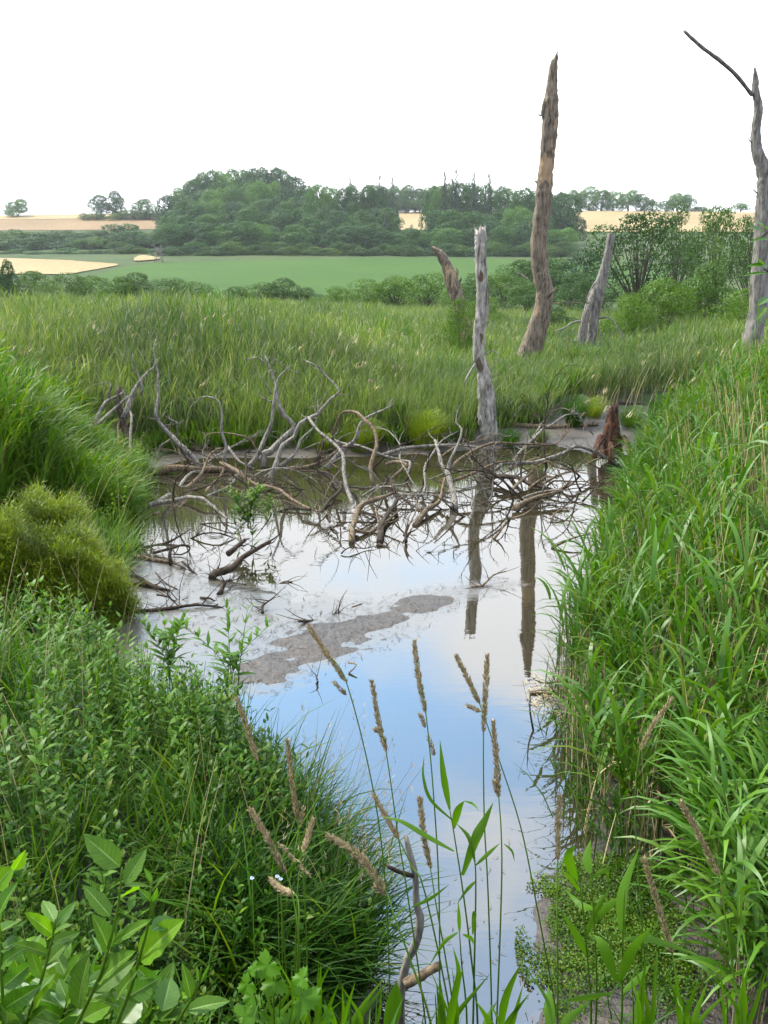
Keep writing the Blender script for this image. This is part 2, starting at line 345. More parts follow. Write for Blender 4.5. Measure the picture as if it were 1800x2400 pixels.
def soilmat():
    m, t, out = mat('mud'); p = geo_pos(t)
    n1 = noise(t, 1.3, 6, .6, vec=p, sc=(1, 1.8, 1)); n2 = noise(t, 26, 5, .7, vec=p); n3 = noise(t, 75, 3, .6, vec=p)
    r = ramp(t, n2, [(.3, (.009, .0072, .005)), (.5, (.030, .024, .018)), (.7, (.062, .051, .039))])
    g = ramp(t, n1, [(.35, (.75, .72, .7)), (.65, (1.25, 1.2, 1.15))]); c = mixc(t, 1.0, r.outputs[0], g.outputs[0], 'MULTIPLY')
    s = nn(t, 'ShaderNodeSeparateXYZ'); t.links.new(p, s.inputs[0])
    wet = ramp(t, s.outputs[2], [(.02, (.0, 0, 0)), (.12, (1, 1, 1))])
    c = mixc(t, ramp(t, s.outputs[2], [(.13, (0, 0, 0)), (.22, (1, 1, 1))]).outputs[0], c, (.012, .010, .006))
    b = t.nodes.new('ShaderNodeBsdfPrincipled'); t.links.new(c, b.inputs['Base Color'])
    rr = t.nodes.new('ShaderNodeMapRange'); t.links.new(n1, rr.inputs[0]); rr.inputs['From Min'].default_value = .35; rr.inputs['From Max'].default_value = .65; rr.inputs['To Min'].default_value = .38; rr.inputs['To Max'].default_value = .75
    t.links.new(rr.outputs[0], b.inputs['Roughness'])
    bp = t.nodes.new('ShaderNodeBump'); bp.inputs['Strength'].default_value = .9; bp.inputs['Distance'].default_value = .015
    t.links.new(mathn(t, 'ADD', n2, mathn(t, 'MULTIPLY', n3, .5)), bp.inputs['Height']); t.links.new(bp.outputs[0], b.inputs['Normal']); t.links.new(b.outputs[0], out.inputs[0])
    return m
def fieldmat(name, a, b_, scale=.15, stripes=None, tuft=3.0):
    m, t, out = mat(name); p = geo_pos(t)
    n1 = noise(t, scale, 5, .6, vec=p); n2 = noise(t, tuft, 3, .7, vec=p)
    r = ramp(t, n1, [(.3, a), (.7, b_)]); g = ramp(t, n2, [(.3, (.72, .72, .72)), (.7, (1.2, 1.2, 1.2))]); c = mixc(t, 1.0, r.outputs[0], g.outputs[0], 'MULTIPLY')
    if stripes:
        wv = t.nodes.new('ShaderNodeTexWave'); wv.wave_type = 'BANDS'; wv.bands_direction = 'X'; wv.inputs['Scale'].default_value = stripes[1]; wv.inputs['Distortion'].default_value = .6; wv.inputs['Detail'].default_value = 1
        mp_ = t.nodes.new('ShaderNodeMapping'); mp_.inputs['Rotation'].default_value = (0, 0, stripes[0]); t.links.new(p, mp_.inputs[0]); t.links.new(mp_.outputs[0], wv.inputs['Vector'])
        sr = ramp(t, wv.outputs[1], [(0, (1-stripes[2],)*3), (1, (1+stripes[2]*.5,)*3)]); c = mixc(t, 1.0, c, sr.outputs[0], 'MULTIPLY')
    b = t.nodes.new('ShaderNodeBsdfPrincipled'); b.inputs['Roughness'].default_value = .95; b.inputs['Specular IOR Level'].default_value = .1
    t.links.new(c, b.inputs['Base Color']); t.links.new(b.outputs[0], out.inputs[0]); return m
M['mud'] = soilmat()
M['rough_grass'] = fieldmat('rough_grass', (.022, .042, .010), (.045, .06, .018), .05, None, 1.2)
M['crop'] = fieldmat('green_crop', (.021, .054, .004), (.032, .070, .006), .03, (.35, .35, .10), 1.6)
M['wheat'] = fieldmat('ripe_wheat', (.195, .145, .070), (.24, .182, .094), .02, (1.1, .25, .08), 1.0)
M['brown'] = fieldmat('brown_stubble', (.135, .092, .048), (.175, .12, .064), .03, (.2, .3, .1), 1.0)
def watermat():
    m, t, out = mat('pond_water'); p = geo_pos(t)
    at = t.nodes.new('ShaderNodeAttribute'); at.attribute_name = 'film'
    f1 = noise(t, 3.2, 6, .68, vec=p, sc=(.8, 2.6, 1)); f2 = noise(t, 17, 4, .7, vec=p, sc=(.6, 1.6, 1))
    fs = mathn(t, 'ADD', mathn(t, 'MULTIPLY', at.outputs['Fac'], 1.0), mathn(t, 'MULTIPLY', mathn(t, 'SUBTRACT', mathn(t, 'ADD', mathn(t, 'MULTIPLY', f1, .65), mathn(t, 'MULTIPLY', f2, .35)), .5), 1.7))
    film = ramp(t, fs, [(.50, (0, 0, 0)), (.95, (1, 1, 1))]).outputs[0]
    b = t.nodes.new('ShaderNodeBsdfPrincipled'); b.inputs['IOR'].default_value = 2.25; b.inputs['Roughness'].default_value = .015
    b.inputs['Base Color'].default_value = (.020, .017, .009, 1)
    wv = noise(t, 9, 2, .5, vec=p, sc=(.5, 1.6, 1)); bp = t.nodes.new('ShaderNodeBump'); bp.inputs['Strength'].default_value = .013; bp.inputs['Distance'].default_value = .03
    t.links.new(wv, bp.inputs['Height']); t.links.new(bp.outputs[0], b.inputs['Normal'])
    q = t.nodes.new('ShaderNodeBsdfPrincipled'); q.inputs['Base Color'].default_value = (.085, .078, .064, 1); q.inputs['Roughness'].default_value = .28; q.inputs['IOR'].default_value = 1.55
    b2 = t.nodes.new('ShaderNodeBump'); b2.inputs['Strength'].default_value = .35; b2.inputs['Distance'].default_value = .01; t.links.new(f2, b2.inputs['Height']); t.links.new(b2.outputs[0], q.inputs['Normal'])
    mx = t.nodes.new('ShaderNodeMixShader'); t.links.new(mathn(t, 'MULTIPLY', film, .8), mx.inputs[0]); t.links.new(b.outputs[0], mx.inputs[1]); t.links.new(q.outputs[0], mx.inputs[2])
    t.links.new(mx.outputs[0], out.inputs[0]); return m
M['water'] = watermat()

# ------------------------------------------------------------------ ground, water, fields
def spaced(a, b, fine, lo, hi, g=1.06, cap=5, far=260):
    out = list(np.arange(a, b+1e-6, fine)); s = fine; x = b
    while x < hi: s = s*g if (s < cap or abs(x) > far) else s; x += s; out.append(x)
    s = fine; x = a; pre = []
    while x > lo: s = s*g if (s < cap or abs(x) > far) else s; x -= s; pre.append(x)
    return np.array(pre[::-1]+out)
gx = spaced(-7, 7, .07, -900, 900); gy = spaced(2.2, 19, .07, -150, 1400, 1.05, 3.2, 560)
X, Y = np.meshgrid(gx, gy); Z = hgt(X, Y)
def gridmesh(X, Y, Z):
    n, m = X.shape; i = np.arange(n-1)[:, None]*m; j = np.arange(m-1)[None]
    return np.stack([X, Y, Z], -1).reshape(-1, 3), np.stack([i+j, i+j+1, i+m+j+1, i+m+j], -1).reshape(-1, 4)
mb = MB(); V, F = gridmesh(X, Y, Z); fc = V[F].mean(1)
isg = fc[:, 1] > 24; mb.add(V, F[~isg], 0); mb.f.append(F[isg]); mb.m.append(np.full(isg.sum(), 1))
tag(mb.build('ground', [M['mud'], M['rough_grass']]), 'muddy shore and marsh ground rising into gentle hills', kind='structure')
wx = np.arange(-9, 9.01, .08); wy = np.arange(1.5, 20.01, .08); X, Y = np.meshgrid(wx, wy)
V, F = gridmesh(X, Y, 0*X); mb = MB(); mb.add(V, F); wat = mb.build('water', [M['water']])
fl = np.clip(.75-np.maximum(sdf(SHAL, X, Y), -1)*.9, 0, 1)
fl = np.maximum(fl, np.clip(.85-sdf(BAR, X, Y)*2.0, 0, 1)*.95)
fl = np.maximum(fl, np.clip(.62-sdf(WEED, X, Y)*1.1, 0, 1)*.8)
sp = sdf(POND, X, Y); fl = np.maximum(fl, np.clip(.55+sp*1.5, 0, .6)*((X > .8) & (Y < 8)))
fl = np.where((Y > 11.0), fl*np.clip(12-Y, 0, 1), fl)
fl = np.where(fl < .05, .0, fl); fl = np.where(Y < 8.6, np.where((X > -.9) & (sdf(BAR, X, Y) > .5) & (sdf(WEED, X, Y) > 1.2) & (sp < -.45), 0, fl), fl)
a = wat.data.attributes.new('film', 'FLOAT', 'POINT'); a.data.foreach_set('value', fl.astype(np.float32).ravel())
tag(wat, 'still shallow pond mirroring the cloudy sky', kind='structure')

def field(name, pxs, label, m, lift):
    """pxs: list of (px, top row, bottom row) across the photograph"""
    top, bot = [], []
    P = np.array(pxs, float); xs = np.arange(P[0, 0], P[-1, 0]+1, 12.0); rows = []
    for x in xs:
        t_, b_ = np.interp(x, P[:, 0], P[:, 1]), np.interp(x, P[:, 0], P[:, 2])
        A = groundhit(x, b_, 100); B = groundhit(x, t_, 100)
        if B[1] < A[1]: B = A
        yy = np.linspace(A[1], B[1], 24); xx = A[0]+(B[0]-A[0])*np.linspace(0, 1, 24)
        rows.append(np.stack([xx, yy, hgt(xx, yy)+lift], -1))
    R = np.array(rows).transpose(1, 0, 2); V, F = gridmesh(R[..., 0], R[..., 1], R[..., 2])
    mb = MB(); mb.add(V, F); tag(mb.build(name, [m]), label, kind='structure')
field('field', [(190, 655, 680), (290, 628, 700), (375, 617, 700), (900, 605, 710), (1300, 612, 710), (1700, 625, 705)], 'green crop field sloping up to the wood', M['crop'], .12)
field('field', [(-60, 606, 645), (40, 607, 644), (160, 612, 645), (285, 621, 622.5)], 'pale ripe wheat field left of the green crop', M['wheat'], .2)
field('field', [(314, 608, 614), (330, 599, 614), (374, 606, 610)], 'small pale field corner beside the hunting hide', M['wheat'], .3)
field('field', [(-60, 514, 541), (0, 514, 541), (200, 513, 540), (400, 516, 538)], 'brown stubble field below the ridge', M['brown'], .15)
field('field', [(-60, 508, 516), (0, 507, 516), (200, 504, 514), (650, 504, 516), (900, 499, 540), (1000, 497, 541), (1330, 496, 545), (1800, 499, 545), (1860, 499, 545)], 'golden wheat field along the ridge', M['wheat'], .3)

# ------------------------------------------------------------------ tree kinds (unit size, scaled per tree)
def crown_pts(n, lobes, squash=1.0, bottom=.25, seed=0, rad=(.16, .27), shell=.75):
    r = np.random.default_rng(seed); L = []
    for i in range(lobes):
        a = r.random()*2*PI; zz = r.random()**.8; q = math.sqrt(max(0, 1-(zz*1.6-.6)**2))*.36*r.random()**.4
        L.append((q*math.cos(a), q*math.sin(a), bottom+(.96-bottom-.12)*zz, r.uniform(*rad)*(1-.25*zz)))
    L = np.array(L); k = r.integers(0, lobes, n*2); d = r.normal(size=(n*2, 3)); d /= np.linalg.norm(d, axis=1)[:, None]
    rr = L[k, 3]*(shell+(1.06-shell)*r.random(n*2)); C = L[k, :3]+d*rr[:, None]*np.array((1, 1, squash))
    inside = np.zeros(len(C), bool)
    for l in L: inside |= np.linalg.norm((C-l[:3])/np.array((1, 1, squash)), axis=1) < l[3]*.72
    C, d = C[~inside][:n], d[~inside][:n]; C[:, 2] = np.clip(C[:, 2], .02, 1.5)
    zt = np.quantile(C[:, 2], .995); C[:, 2] /= zt; L[:, 2] /= zt; xr = np.quantile(np.abs(C[:, :2]), .985)/.5; C[:, :2] /= xr; L[:, :2] /= xr
    return C, d+.55*r.normal(size=d.shape), L
def make_kind(kind, seed, n=2600, ls=.02):
    r = np.random.default_rng(seed); T = MB(); Cn = MB()
    if kind == 'spruce':
        addtube(T, [(0, 0, 0), (0, 0, .5), (0, 0, .98)], [.022, .014, .003], sides=6, rough=.1, seed=seed)
        C, D = [], []
        for i in range(38):
            z = .1+.88*(i/38)**.95; R = .44*(1-z)**.6*(.75+.4*r.random())+.03; k = max(5, int(10*(1-z)+5))
            for j in range(k):
                a = r.random()*2*PI; m = int(n/380*(1.3-z))+3
                t = r.random(m)**.7; rr = R*t*(.75+.4*r.random()); 
                C.append(np.stack([rr*math.cos(a)+r.normal(size=m)*.012, rr*math.sin(a)+r.normal(size=m)*.012, z-.10*rr/.4*(.5+t)+.008*r.normal(size=m)], -1)); D.append(np.stack([.5*np.cos(a)+.3*r.normal(size=m), .5*np.sin(a)+.3*r.normal(size=m), np.ones(m)], -1))
        V, F = cards(np.concatenate(C), np.concatenate(D), ls*1.25, .5); Cn.add(V, F)
        return T, Cn
    bottom = {'tree': .16, 'bush': .10, 'openwillow': .38}[kind]
    C, D, L = crown_pts(n, {'tree': 26, 'bush': 20, 'openwillow': 30}[kind], .8, bottom, seed, {'tree': (.16, .25), 'bush': (.17, .27), 'openwillow': (.09, .16)}[kind], .7 if kind != 'openwillow' else .3)
    if kind == 'bush': C[:, 2] *= 1.0
    V, F = cards(C, D, ls*(.7+.7*r.random(len(C))), .55); Cn.add(V, F)
    stems = {'tree': 1, 'bush': 3, 'openwillow': 5}[kind]
    for s in range(stems):
        b = np.array((0, 0, 0.)) if stems == 1 else np.array((r.normal()*.03, r.normal()*.03, 0))
        for l in L[s::max(1, stems)][:9]:
            top = l[:3]; m = b*.5+top*.5+np.array((0, 0, -.04)); m[:2] *= .55
            addtube(T, [b, b*.6+m*.4+np.array((0, 0, .03)), m, top], [.022 if kind == 'tree' else .013, .016 if kind == 'tree' else .011, .008, .002], sides=5, n=2, seed=seed)
    return T, Cn
KIND = {}
def protos(kind, mname, variants, n, ls, base_seed):
    out = []
    for i in range(variants):
        T, Cn = make_kind(kind, base_seed+i, n, ls)
        a = T.build('trunk', M['trunk']); b = Cn.build('crown', M[mname], smooth=False)
        ma, mb_ = a.data, b.data; bpy.data.objects.remove(a); bpy.data.objects.remove(b); out.append((ma, mb_))
    KIND[(kind, mname)] = out
protos('tree', 'wood_b', 5, 6500, .019, 10); protos('tree', 'wood_l', 4, 6500, .019, 30); protos('bush', 'shrub', 4, 7000, .015, 50); protos('bush', 'shrub_y', 3, 7000, .014, 60)
protos('spruce', 'spruce', 3, 3000, .016, 70); protos('openwillow', 'shrub', 2, 6500, .013, 80); protos('bush', 'wood_b', 3, 3000, .024, 90)
tcount = 0
def tree(px, toprow, halfw, d, kind, m, label, cat='tree', group=None, name=None, sink=0, zb=None):
    """a tree whose crown top stands at (px, toprow), at distance d"""
    global tcount
    top = W(px, toprow, d); zb = float(hgt(top.x, d)) if zb is None else zb
    H = max(.8, top.z-zb+sink); Wd = halfw/FPX*d*2.1*(1.3 if (kind == 'bush' or 200 < d < 425) else 1)
    e = empty(name or ('spruce_tree' if kind == 'spruce' else 'bush' if kind == 'bush' else 'broadleaf_tree'), (top.x, d, zb-sink), label, cat, group)
    ma, mc = KIND[(kind, m)][tcount % len(KIND[(kind, m)])]; tcount += 1
    k = 1.0
    e.scale = (Wd*k, Wd*k, H/1.0); e.rotation_euler[2] = random.random()*6.28
    link(bpy.data.objects.new('trunk', ma), e); link(bpy.data.objects.new('crown', mc), e)
    return e
# ridge trees
tree(38, 466, 28, 452, 'tree', 'wood_l', 'lone rounded tree standing by itself on the ridge skyline', sink=1.5)
tree(268, 448, 24, 440, 'tree', 'wood_b', 'tall dark tree, topmost of the small clump on the ridge', sink=1.5)
tree(234, 458, 24, 442, 'tree', 'wood_b', 'dark tree leaning against the tallest one of the ridge clump', sink=1)
tree(335, 466, 26, 436, 'tree', 'wood_l', 'small pale tree on the ridge between the clump and the big wood', sink=1)
for p, t, w in ((196, 499, 12), (225, 500, 18), (282, 500, 22), (312, 492, 22), (350, 492, 20), (376, 490, 18)):
    tree(p, t, w, 432, 'bush', 'shrub', 'low rounded bush in the hedge along the ridge stubble', 'bush', 'hedge bushes along the ridge', sink=.5)
# the big wood on the hill and the belt below it
Gw = 'trees of the wood on the hillside'
def prow(x): return np.interp(x, [385, 400, 440, 480, 560, 640, 680, 700, 760, 800, 900, 1000, 1090, 1150, 1250, 1300, 1340, 1350], [500, 460, 425, 402, 396, 394, 405, 430, 430, 436, 432, 436, 425, 436, 440, 450, 458, 500])
for i, x in enumerate(np.arange(400, 700, 24)):
    tree(x, prow(x)+random.uniform(-2, 7), 26, 395+random.uniform(-8, 8), 'tree', random.choice(['wood_b', 'wood_b', 'wood_l']), 'tall broadleaf tree in the domed wood on the skyline', 'tree', 'trees of the domed skyline wood')
for x in np.arange(412, 720, 28):
    tree(x, prow(x)+38+random.uniform(-8, 8), 26, 368+random.uniform(-8, 8), 'tree', random.choice(['wood_b', 'wood_l', 'wood_l']), 'tall broadleaf tree in the domed wood on the skyline', 'tree', 'trees of the domed skyline wood')
for x in np.arange(405, 860, 34):
    tree(x, max(470, prow(x)+46)+random.uniform(-6, 8), 26, 338+random.uniform(-8, 8), 'tree', random.choice(['wood_b', 'wood_l']), 'broadleaf tree in the hillside wood', 'tree', Gw)
for x in np.arange(715, 1345, 30):
    if 905 < x < 1010: continue
    tree(x, prow(x)+random.uniform(-2, 10), 26, 335+random.uniform(-12, 12), 'tree', random.choice(['wood_b', 'wood_b', 'wood_l']), 'broadleaf tree in the hillside wood', 'tree', Gw)
for x in np.arange(880, 1060, 26):
    tree(x, 436+random.uniform(-3, 6), 24, 468, 'tree', 'wood_l', 'pale tree behind the golden wheat gap of the wood', 'tree', 'pale trees behind the wheat')
for x in np.arange(930, 1060, 22):
    tree(x, 470+random.uniform(-3, 6), 20, 461, 'bush', 'shrub', 'pale bush at the far edge of the golden wheat gap', 'bush', 'pale bushes behind the wheat')
for x in list(np.arange(400, 915, 30))+list(np.arange(1030, 1345, 30)):
    tree(x, 497+random.uniform(-14, 12), 27, 300+random.uniform(-8, 8), 'tree', random.choice(['wood_b', 'wood_b', 'wood_l']), 'broadleaf tree in the hillside wood', 'tree', Gw)
for x in np.arange(395, 1345, 30):
    tree(x, 530+random.uniform(-12, 14)+(10 if 900 < x < 1010 else 0), 27, 276+random.uniform(-8, 8), 'tree', random.choice(['wood_b', 'wood_b', 'wood_b', 'wood_l']), 'broadleaf tree in the hillside wood', 'tree', Gw)
for x in np.arange(375, 1350, 28):
    tree(x, 575+random.uniform(-10, 10), 25, 262+random.uniform(-3, 3), 'bush', random.choice(['wood_b', 'shrub']), 'bush at the edge between wood and green field', 'bush', 'bushes along the foot of the wood', sink=1)
for p, t, w, d in ((820, 411, 19, 330), (890, 405, 20, 330), (920, 411, 19, 332)):
    tree(p, t, w, d, 'spruce', 'spruce', 'dark spruce rising over the wood west of the wheat gap', 'tree', 'spruces west of the wheat gap')
for p, t, w, d in ((1042, 395, 20, 322), (1070, 390, 21, 320), (1112, 397, 19, 322), (1147, 401, 21, 322), (1060, 412, 22, 318)):
    tree(p, t, w, d, 'spruce', 'spruce', 'dark spruce in the row rising over the wood east of the wheat gap', 'tree', 'spruces east of the wheat gap')
tree(905, 500, 17, 290, 'spruce', 'spruce', 'dark spruce in front of the edge of the wheat gap', 'tree')
tree(965, 524, 15, 290, 'spruce', 'spruce', 'small dark spruce standing against the middle of the wheat gap', 'tree')
tree(1320, 455, 40, 300, 'tree', 'wood_b', 'broad dark tree closing the east end of the wood', 'tree')
# hedge left
for r_, d in ((545, 330), (562, 305), (585, 275)):
    for x in np.arange(-90, 385, 36):
        tree(x+random.uniform(-8, 8), r_+random.uniform(-9, 7)-(14 if 260 < x < 330 else 0), 30, d+random.uniform(-4, 4), 'bush', random.choice(['shrub', 'wood_b', 'wood_b']), 'rounded bush in the wide hedge below the brown stubble', 'bush', 'bushes of the wide hedge', sink=1)
# trees on the right skyline
for x, t, w in ((1352, 446, 22), (1382, 437, 24), (1412, 446, 22), (1440, 448, 26), (1475, 446, 26), (1505, 455, 24), (1530, 470, 18), (1565, 470, 20), (1590, 452, 24), (1612, 456, 20), (1640, 484, 18), (1655, 488, 14)):
    tree(x, t, w, 466, 'tree', 'wood_l', 'hazy pale tree in the skyline row behind the eastern wheat', 'tree', 'skyline trees behind the eastern wheat', sink=1)
tree(1738, 476, 19, 470, 'tree', 'wood_l', 'solitary small tree on the skyline next to the bare trunk', 'tree')
# middle distance
for x, t, w, d in ((15, 612, 26, 92),):
    tree(x, t, w, d, 'tree', 'wood_b', 'dark upright young tree at the end of the marsh shrub row', 'tree', sink=1.5)
for x, t, w in ((80, 636, 42), (150, 640, 44), (215, 646, 46), (280, 648, 42), (330, 640, 46), (395, 652, 48), (450, 660, 44), (-30, 640, 40)):
    tree(x, t, w, 90+random.uniform(-4, 4), 'bush', 'shrub', 'dense green shrub in the row between reeds and crop field', 'shrub', 'shrub row behind the reeds')
for x, t, w in ((560, 672, 30), (610, 662, 34), (665, 652, 40), (715, 674, 34)):
    tree(x, t, w, 92, 'bush', 'shrub', 'low shrub standing apart before the green crop field', 'shrub', 'separate low shrubs')
for x, t, w, m, d in ((790, 672, 40, 'shrub_y', 80), (860, 655, 44, 'shrub_y', 78), (930, 648, 50, 'shrub_y', 76), (1000, 640, 46, 'shrub_y', 80), (1090, 668, 40, 'shrub', 74), (1180, 640, 50, 'shrub', 86), (1240, 665, 46, 'shrub', 72), (1120, 640, 46, 'shrub', 96), (1300, 606, 60, 'wood_b', 120), (1370, 590, 50, 'wood_b', 130), (1270, 600, 50, 'shrub', 118), (1215, 610, 44, 'shrub', 112), (1340, 640, 50, 'shrub', 76), (1400, 650, 50, 'shrub', 70)):
    tree(x, t, w, d, 'bush', m, {'shrub_y': 'yellowish green shrub beyond the short snag', 'shrub': 'green shrub in the thicket around the tall dead trunk', 'wood_b': 'dark tall shrub between the dead trunks and the far wood'}[m], 'shrub', {'shrub_y': 'yellowish marsh shrubs', 'shrub': 'thicket shrubs', 'wood_b': 'dark tall shrubs'}[m])
tree(1510, 500, 118, 58, 'openwillow', 'shrub', 'spreading willow with dark forked limbs beyond the double trunk', 'tree', name='willow_tree')
tree(1600, 478, 70, 74, 'openwillow', 'shrub', 'tall open willow behind the spreading one', 'tree', name='willow_tree')
tree(1690, 486, 70, 66, 'openwillow', 'shrub', 'tall open willow next to the bare forked trunk', 'tree', name='willow_tree')
tree(1780, 500, 70, 60, 'openwillow', 'shrub', 'willow at the picture edge behind the bare forked trunk', 'tree', name='willow_tree')
tree(1850, 490, 70, 64, 'openwillow', 'shrub', 'outermost willow beyond the bare forked trunk', 'tree', name='willow_tree')
tree(1660, 618, 66, 42, 'bush', 'shrub', 'dense dark rounded bush under the tall willows', 'bush')
tree(1560, 655, 70, 36, 'bush', 'shrub_y', 'bright yellow-green bush in front of the spreading willow', 'bush')
tree(1480, 690, 50, 34, 'bush', 'shrub_y', 'small yellow-green bush beside the double trunk', 'bush')
tree(1750, 680, 60, 34, 'bush', 'shrub_y', 'yellow-green bush at the foot of the bare forked trunk', 'bush')
tree(1300, 720, 46, 44, 'bush', 'shrub', 'bush hidden in reeds between tall and double trunk', 'bush')
tree(1130, 700, 45, 48, 'bush', 'shrub_y', 'small yellow-green bush behind the bleached trunk', 'bush')
tree(1078, 702, 40, 26.5, 'bush', 'shrub_y', 'leafy bush growing round the foot of the short snag', 'bush')

# hunting hide
hb = groundhit(373, 616, 100); s_ = hb[1]/FPX
hs = empty('hunting_hide', tuple(hb), 'pale wooden hunting hide on legs at the corner of the wood', 'hunting hide')
def box(mb, c, s, rz=0, mi=0):
    c = np.asarray(c, float); s = np.asarray(s, float)/2; V = np.array([(x, y, z) for x in (-1, 1) for y in (-1, 1) for z in (-1, 1)])*s
    R = np.array([(math.cos(rz), -math.sin(rz), 0), (math.sin(rz), math.cos(rz), 0), (0, 0, 1)]); V = V@R.T+c
    mb.add(V, [(0, 1, 3, 2), (4, 6, 7, 5), (0, 4, 5, 1), (2, 3, 7, 6), (0, 2, 6, 4), (1, 5, 7, 3)], mi)
q = MB(); box(q, (0, 0, 3.1), (1.5, 1.5, 1.0)); box(q, (.65, 0, 3.95), (.15, 1.4, .7)); box(q, (-.65, 0, 3.95), (.15, 1.4, .7)); box(q, (0, .65, 3.95), (1.15, .12, .7)); q.build('cabin', M['driftg'], hs, smooth=False)
q = MB(); box(q, (0, 0, 4.38), (1.9, 1.9, .14)); q.build('roof', M['driftd'], hs, smooth=False)
for sx_ in (-1, 1):
    for sy_ in (-1, 1):
        q = MB(); addtube(q, [(sx_*.9, sy_*.9, -.4), (sx_*.65, sy_*.65, 2.6)], [.09, .08], sides=6); q.build('leg', M['driftg'], hs)
q = MB()
for sx_ in (-.25, .25): addtube(q, [(sx_, -1.9, -.2), (sx_, -.76, 2.6)], [.04, .04], sides=5)
for k in range(7): addtube(q, [(-.25, -1.75+k*.155, .15+k*.38), (.25, -1.75+k*.155, .15+k*.38)], [.03, .03], sides=5)
q.build('ladder', M['driftg'], hs)

# ------------------------------------------------------------------ standing dead trunks
def pxpath(pts, Y0, Y1=None):
    Y1 = Y0 if Y1 is None else Y1; n = len(pts)
    return np.array([W(p[0], p[1], Y0+(Y1-Y0)*i/(n-1)) for i, p in enumerate(pts)]), np.array([p[2]/FPX*math.hypot(Y0, 1) for p in pts])
def snag(name, label, pts, Y, m, jag, stubs=(), base_extra=.5, rough=.16, tipm=None, group=None, limb=None, seed=1):
    P, R = pxpath(pts, Y)
    g = float(hgt(P[0][0], Y)); 
    if P[0][2] > g-.1:
        dxy = (P[0]-P[1]); dxy /= np.linalg.norm(dxy); L = (P[0][2]-g+.25)/max(.3, -dxy[2]); P = np.vstack([P[0]+dxy*L, P]); R = np.concatenate([[R[0]*1.15], R])
    org = P[0].copy(); e = empty(name, org, label, 'dead tree', group)
    q = MB(); addtube(q, P-org, R, sides=18, rough=rough, jag=jag, n=9, seed=seed, ripple=.06); q.build('trunk', m, e)
    for (b, r_) in stubs:
        Q = np.array([W(x, y, Y+(dy if k else 0)) for k, (x, y, dy) in enumerate(b)])-org
        q = MB(); addtube(q, Q, [max(.004, .58*v/FPX*Y) for v in r_], sides=6, rough=.2, n=4, jag=.03, seed=seed+3); q.build('branch', limb or m, e)
    return e
snag('dead_tree', 'tallest dead trunk, brown with bare orange patches and a jagged top', [(1210, 930, 44), (1232, 850, 29), (1262, 760, 22), (1276, 690, 20), (1267, 640, 19), (1262, 570, 18.5), (1270, 500, 18), (1275, 440, 18), (1281, 380, 16), (1288, 300, 17), (1291, 240, 15.5), (1294, 190, 11), (1298, 150, 8), (1302, 140, 5)], 25.0, M['bark'], .22,
     [([(1282, 700, 0), (1290, 690, -.3), (1302, 678, -.5)], (7, 5, 3)), ([(1276, 285, 0), (1272, 262, -.1), (1275, 240, -.1), (1277, 228, 0)], (7, 7, 5, 2)), ([(1268, 272, 0), (1262, 268, 0)], (4, 2)), ([(1262, 430, 0), (1254, 424, 0)], (6, 3)), ([(1240, 655, 0), (1225, 645, .3), (1215, 640, .4)], (2, 2, 1)), ([(1290, 712, 0), (1330, 708, .3), (1400, 712, .5)], (2, 1.5, 1))], seed=4)
snag('dead_tree', 'bleached straight trunk with a hole, standing at the mud edge', [(1152, 1035, 20), (1142, 985, 22), (1140, 930, 20), (1133, 870, 15), (1122, 830, 14), (1124, 770, 14), (1131, 720, 14.5), (1129, 650, 13.5), (1126, 590, 13), (1127, 560, 13), (1126, 545, 12.5)], 17.0, M['pale'], .14,
     [([(1136, 830, 0), (1160, 822, -.1), (1170, 850, -.15)], (3, 2.5, 2)), ([(1115, 560, 0), (1113, 540, 0), (1112, 528, 0)], (4, 3, 1)), ([(1120, 845, 0), (1096, 880, -.2), (1088, 900, -.2)], (5, 3, 2))], seed=9)
snag('dead_tree', 'short leaning snag with a pointed tip beside the bleached trunk', [(1082, 745, 16), (1072, 700, 16), (1058, 660, 15.5), (1047, 625, 12), (1034, 600, 10), (1022, 586, 6), (1014, 580, 3)], 28.0, M['bark'], .05,
     [([(1066, 665, 0), (1072, 640, 0), (1070, 628, 0)], (7, 5, 3)), ([(1074, 668, 0), (1080, 655, 0), (1082, 650, 0)], (5, 4, 2))], seed=12)
snag('dead_tree', 'grey double trunk with thin curved side branches', [(1378, 850, 15), (1386, 790, 12), (1395, 730, 12), (1403, 680, 14), (1414, 640, 11), (1424, 600, 9.5), (1430, 565, 9), (1433, 549, 8.5)], 30.0, M['lbark'], .02,
     [([(1358, 860, 0), (1364, 790, -.2), (1376, 730, -.2), (1394, 680, 0)], (19, 18, 16, 13)), ([(1380, 750, 0), (1345, 755, -.3), (1320, 770, -.6), (1300, 776, -.6)], (4, 3.5, 3, 2)), ([(1398, 748, 0), (1430, 745, -.3), (1450, 775, -.5), (1464, 803, -.6)], (4, 3.5, 3, 2)), ([(1395, 660, 0), (1380, 690, -.2), (1372, 720, -.2)], (3, 2.5, 2)), ([(1404, 770, 0), (1412, 810, -.3), (1416, 860, -.4)], (3, 3, 2)), ([(1368, 790, 0), (1345, 800, -.2), (1330, 790, -.3)], (4, 3, 2))], seed=15, limb=M['driftg'])
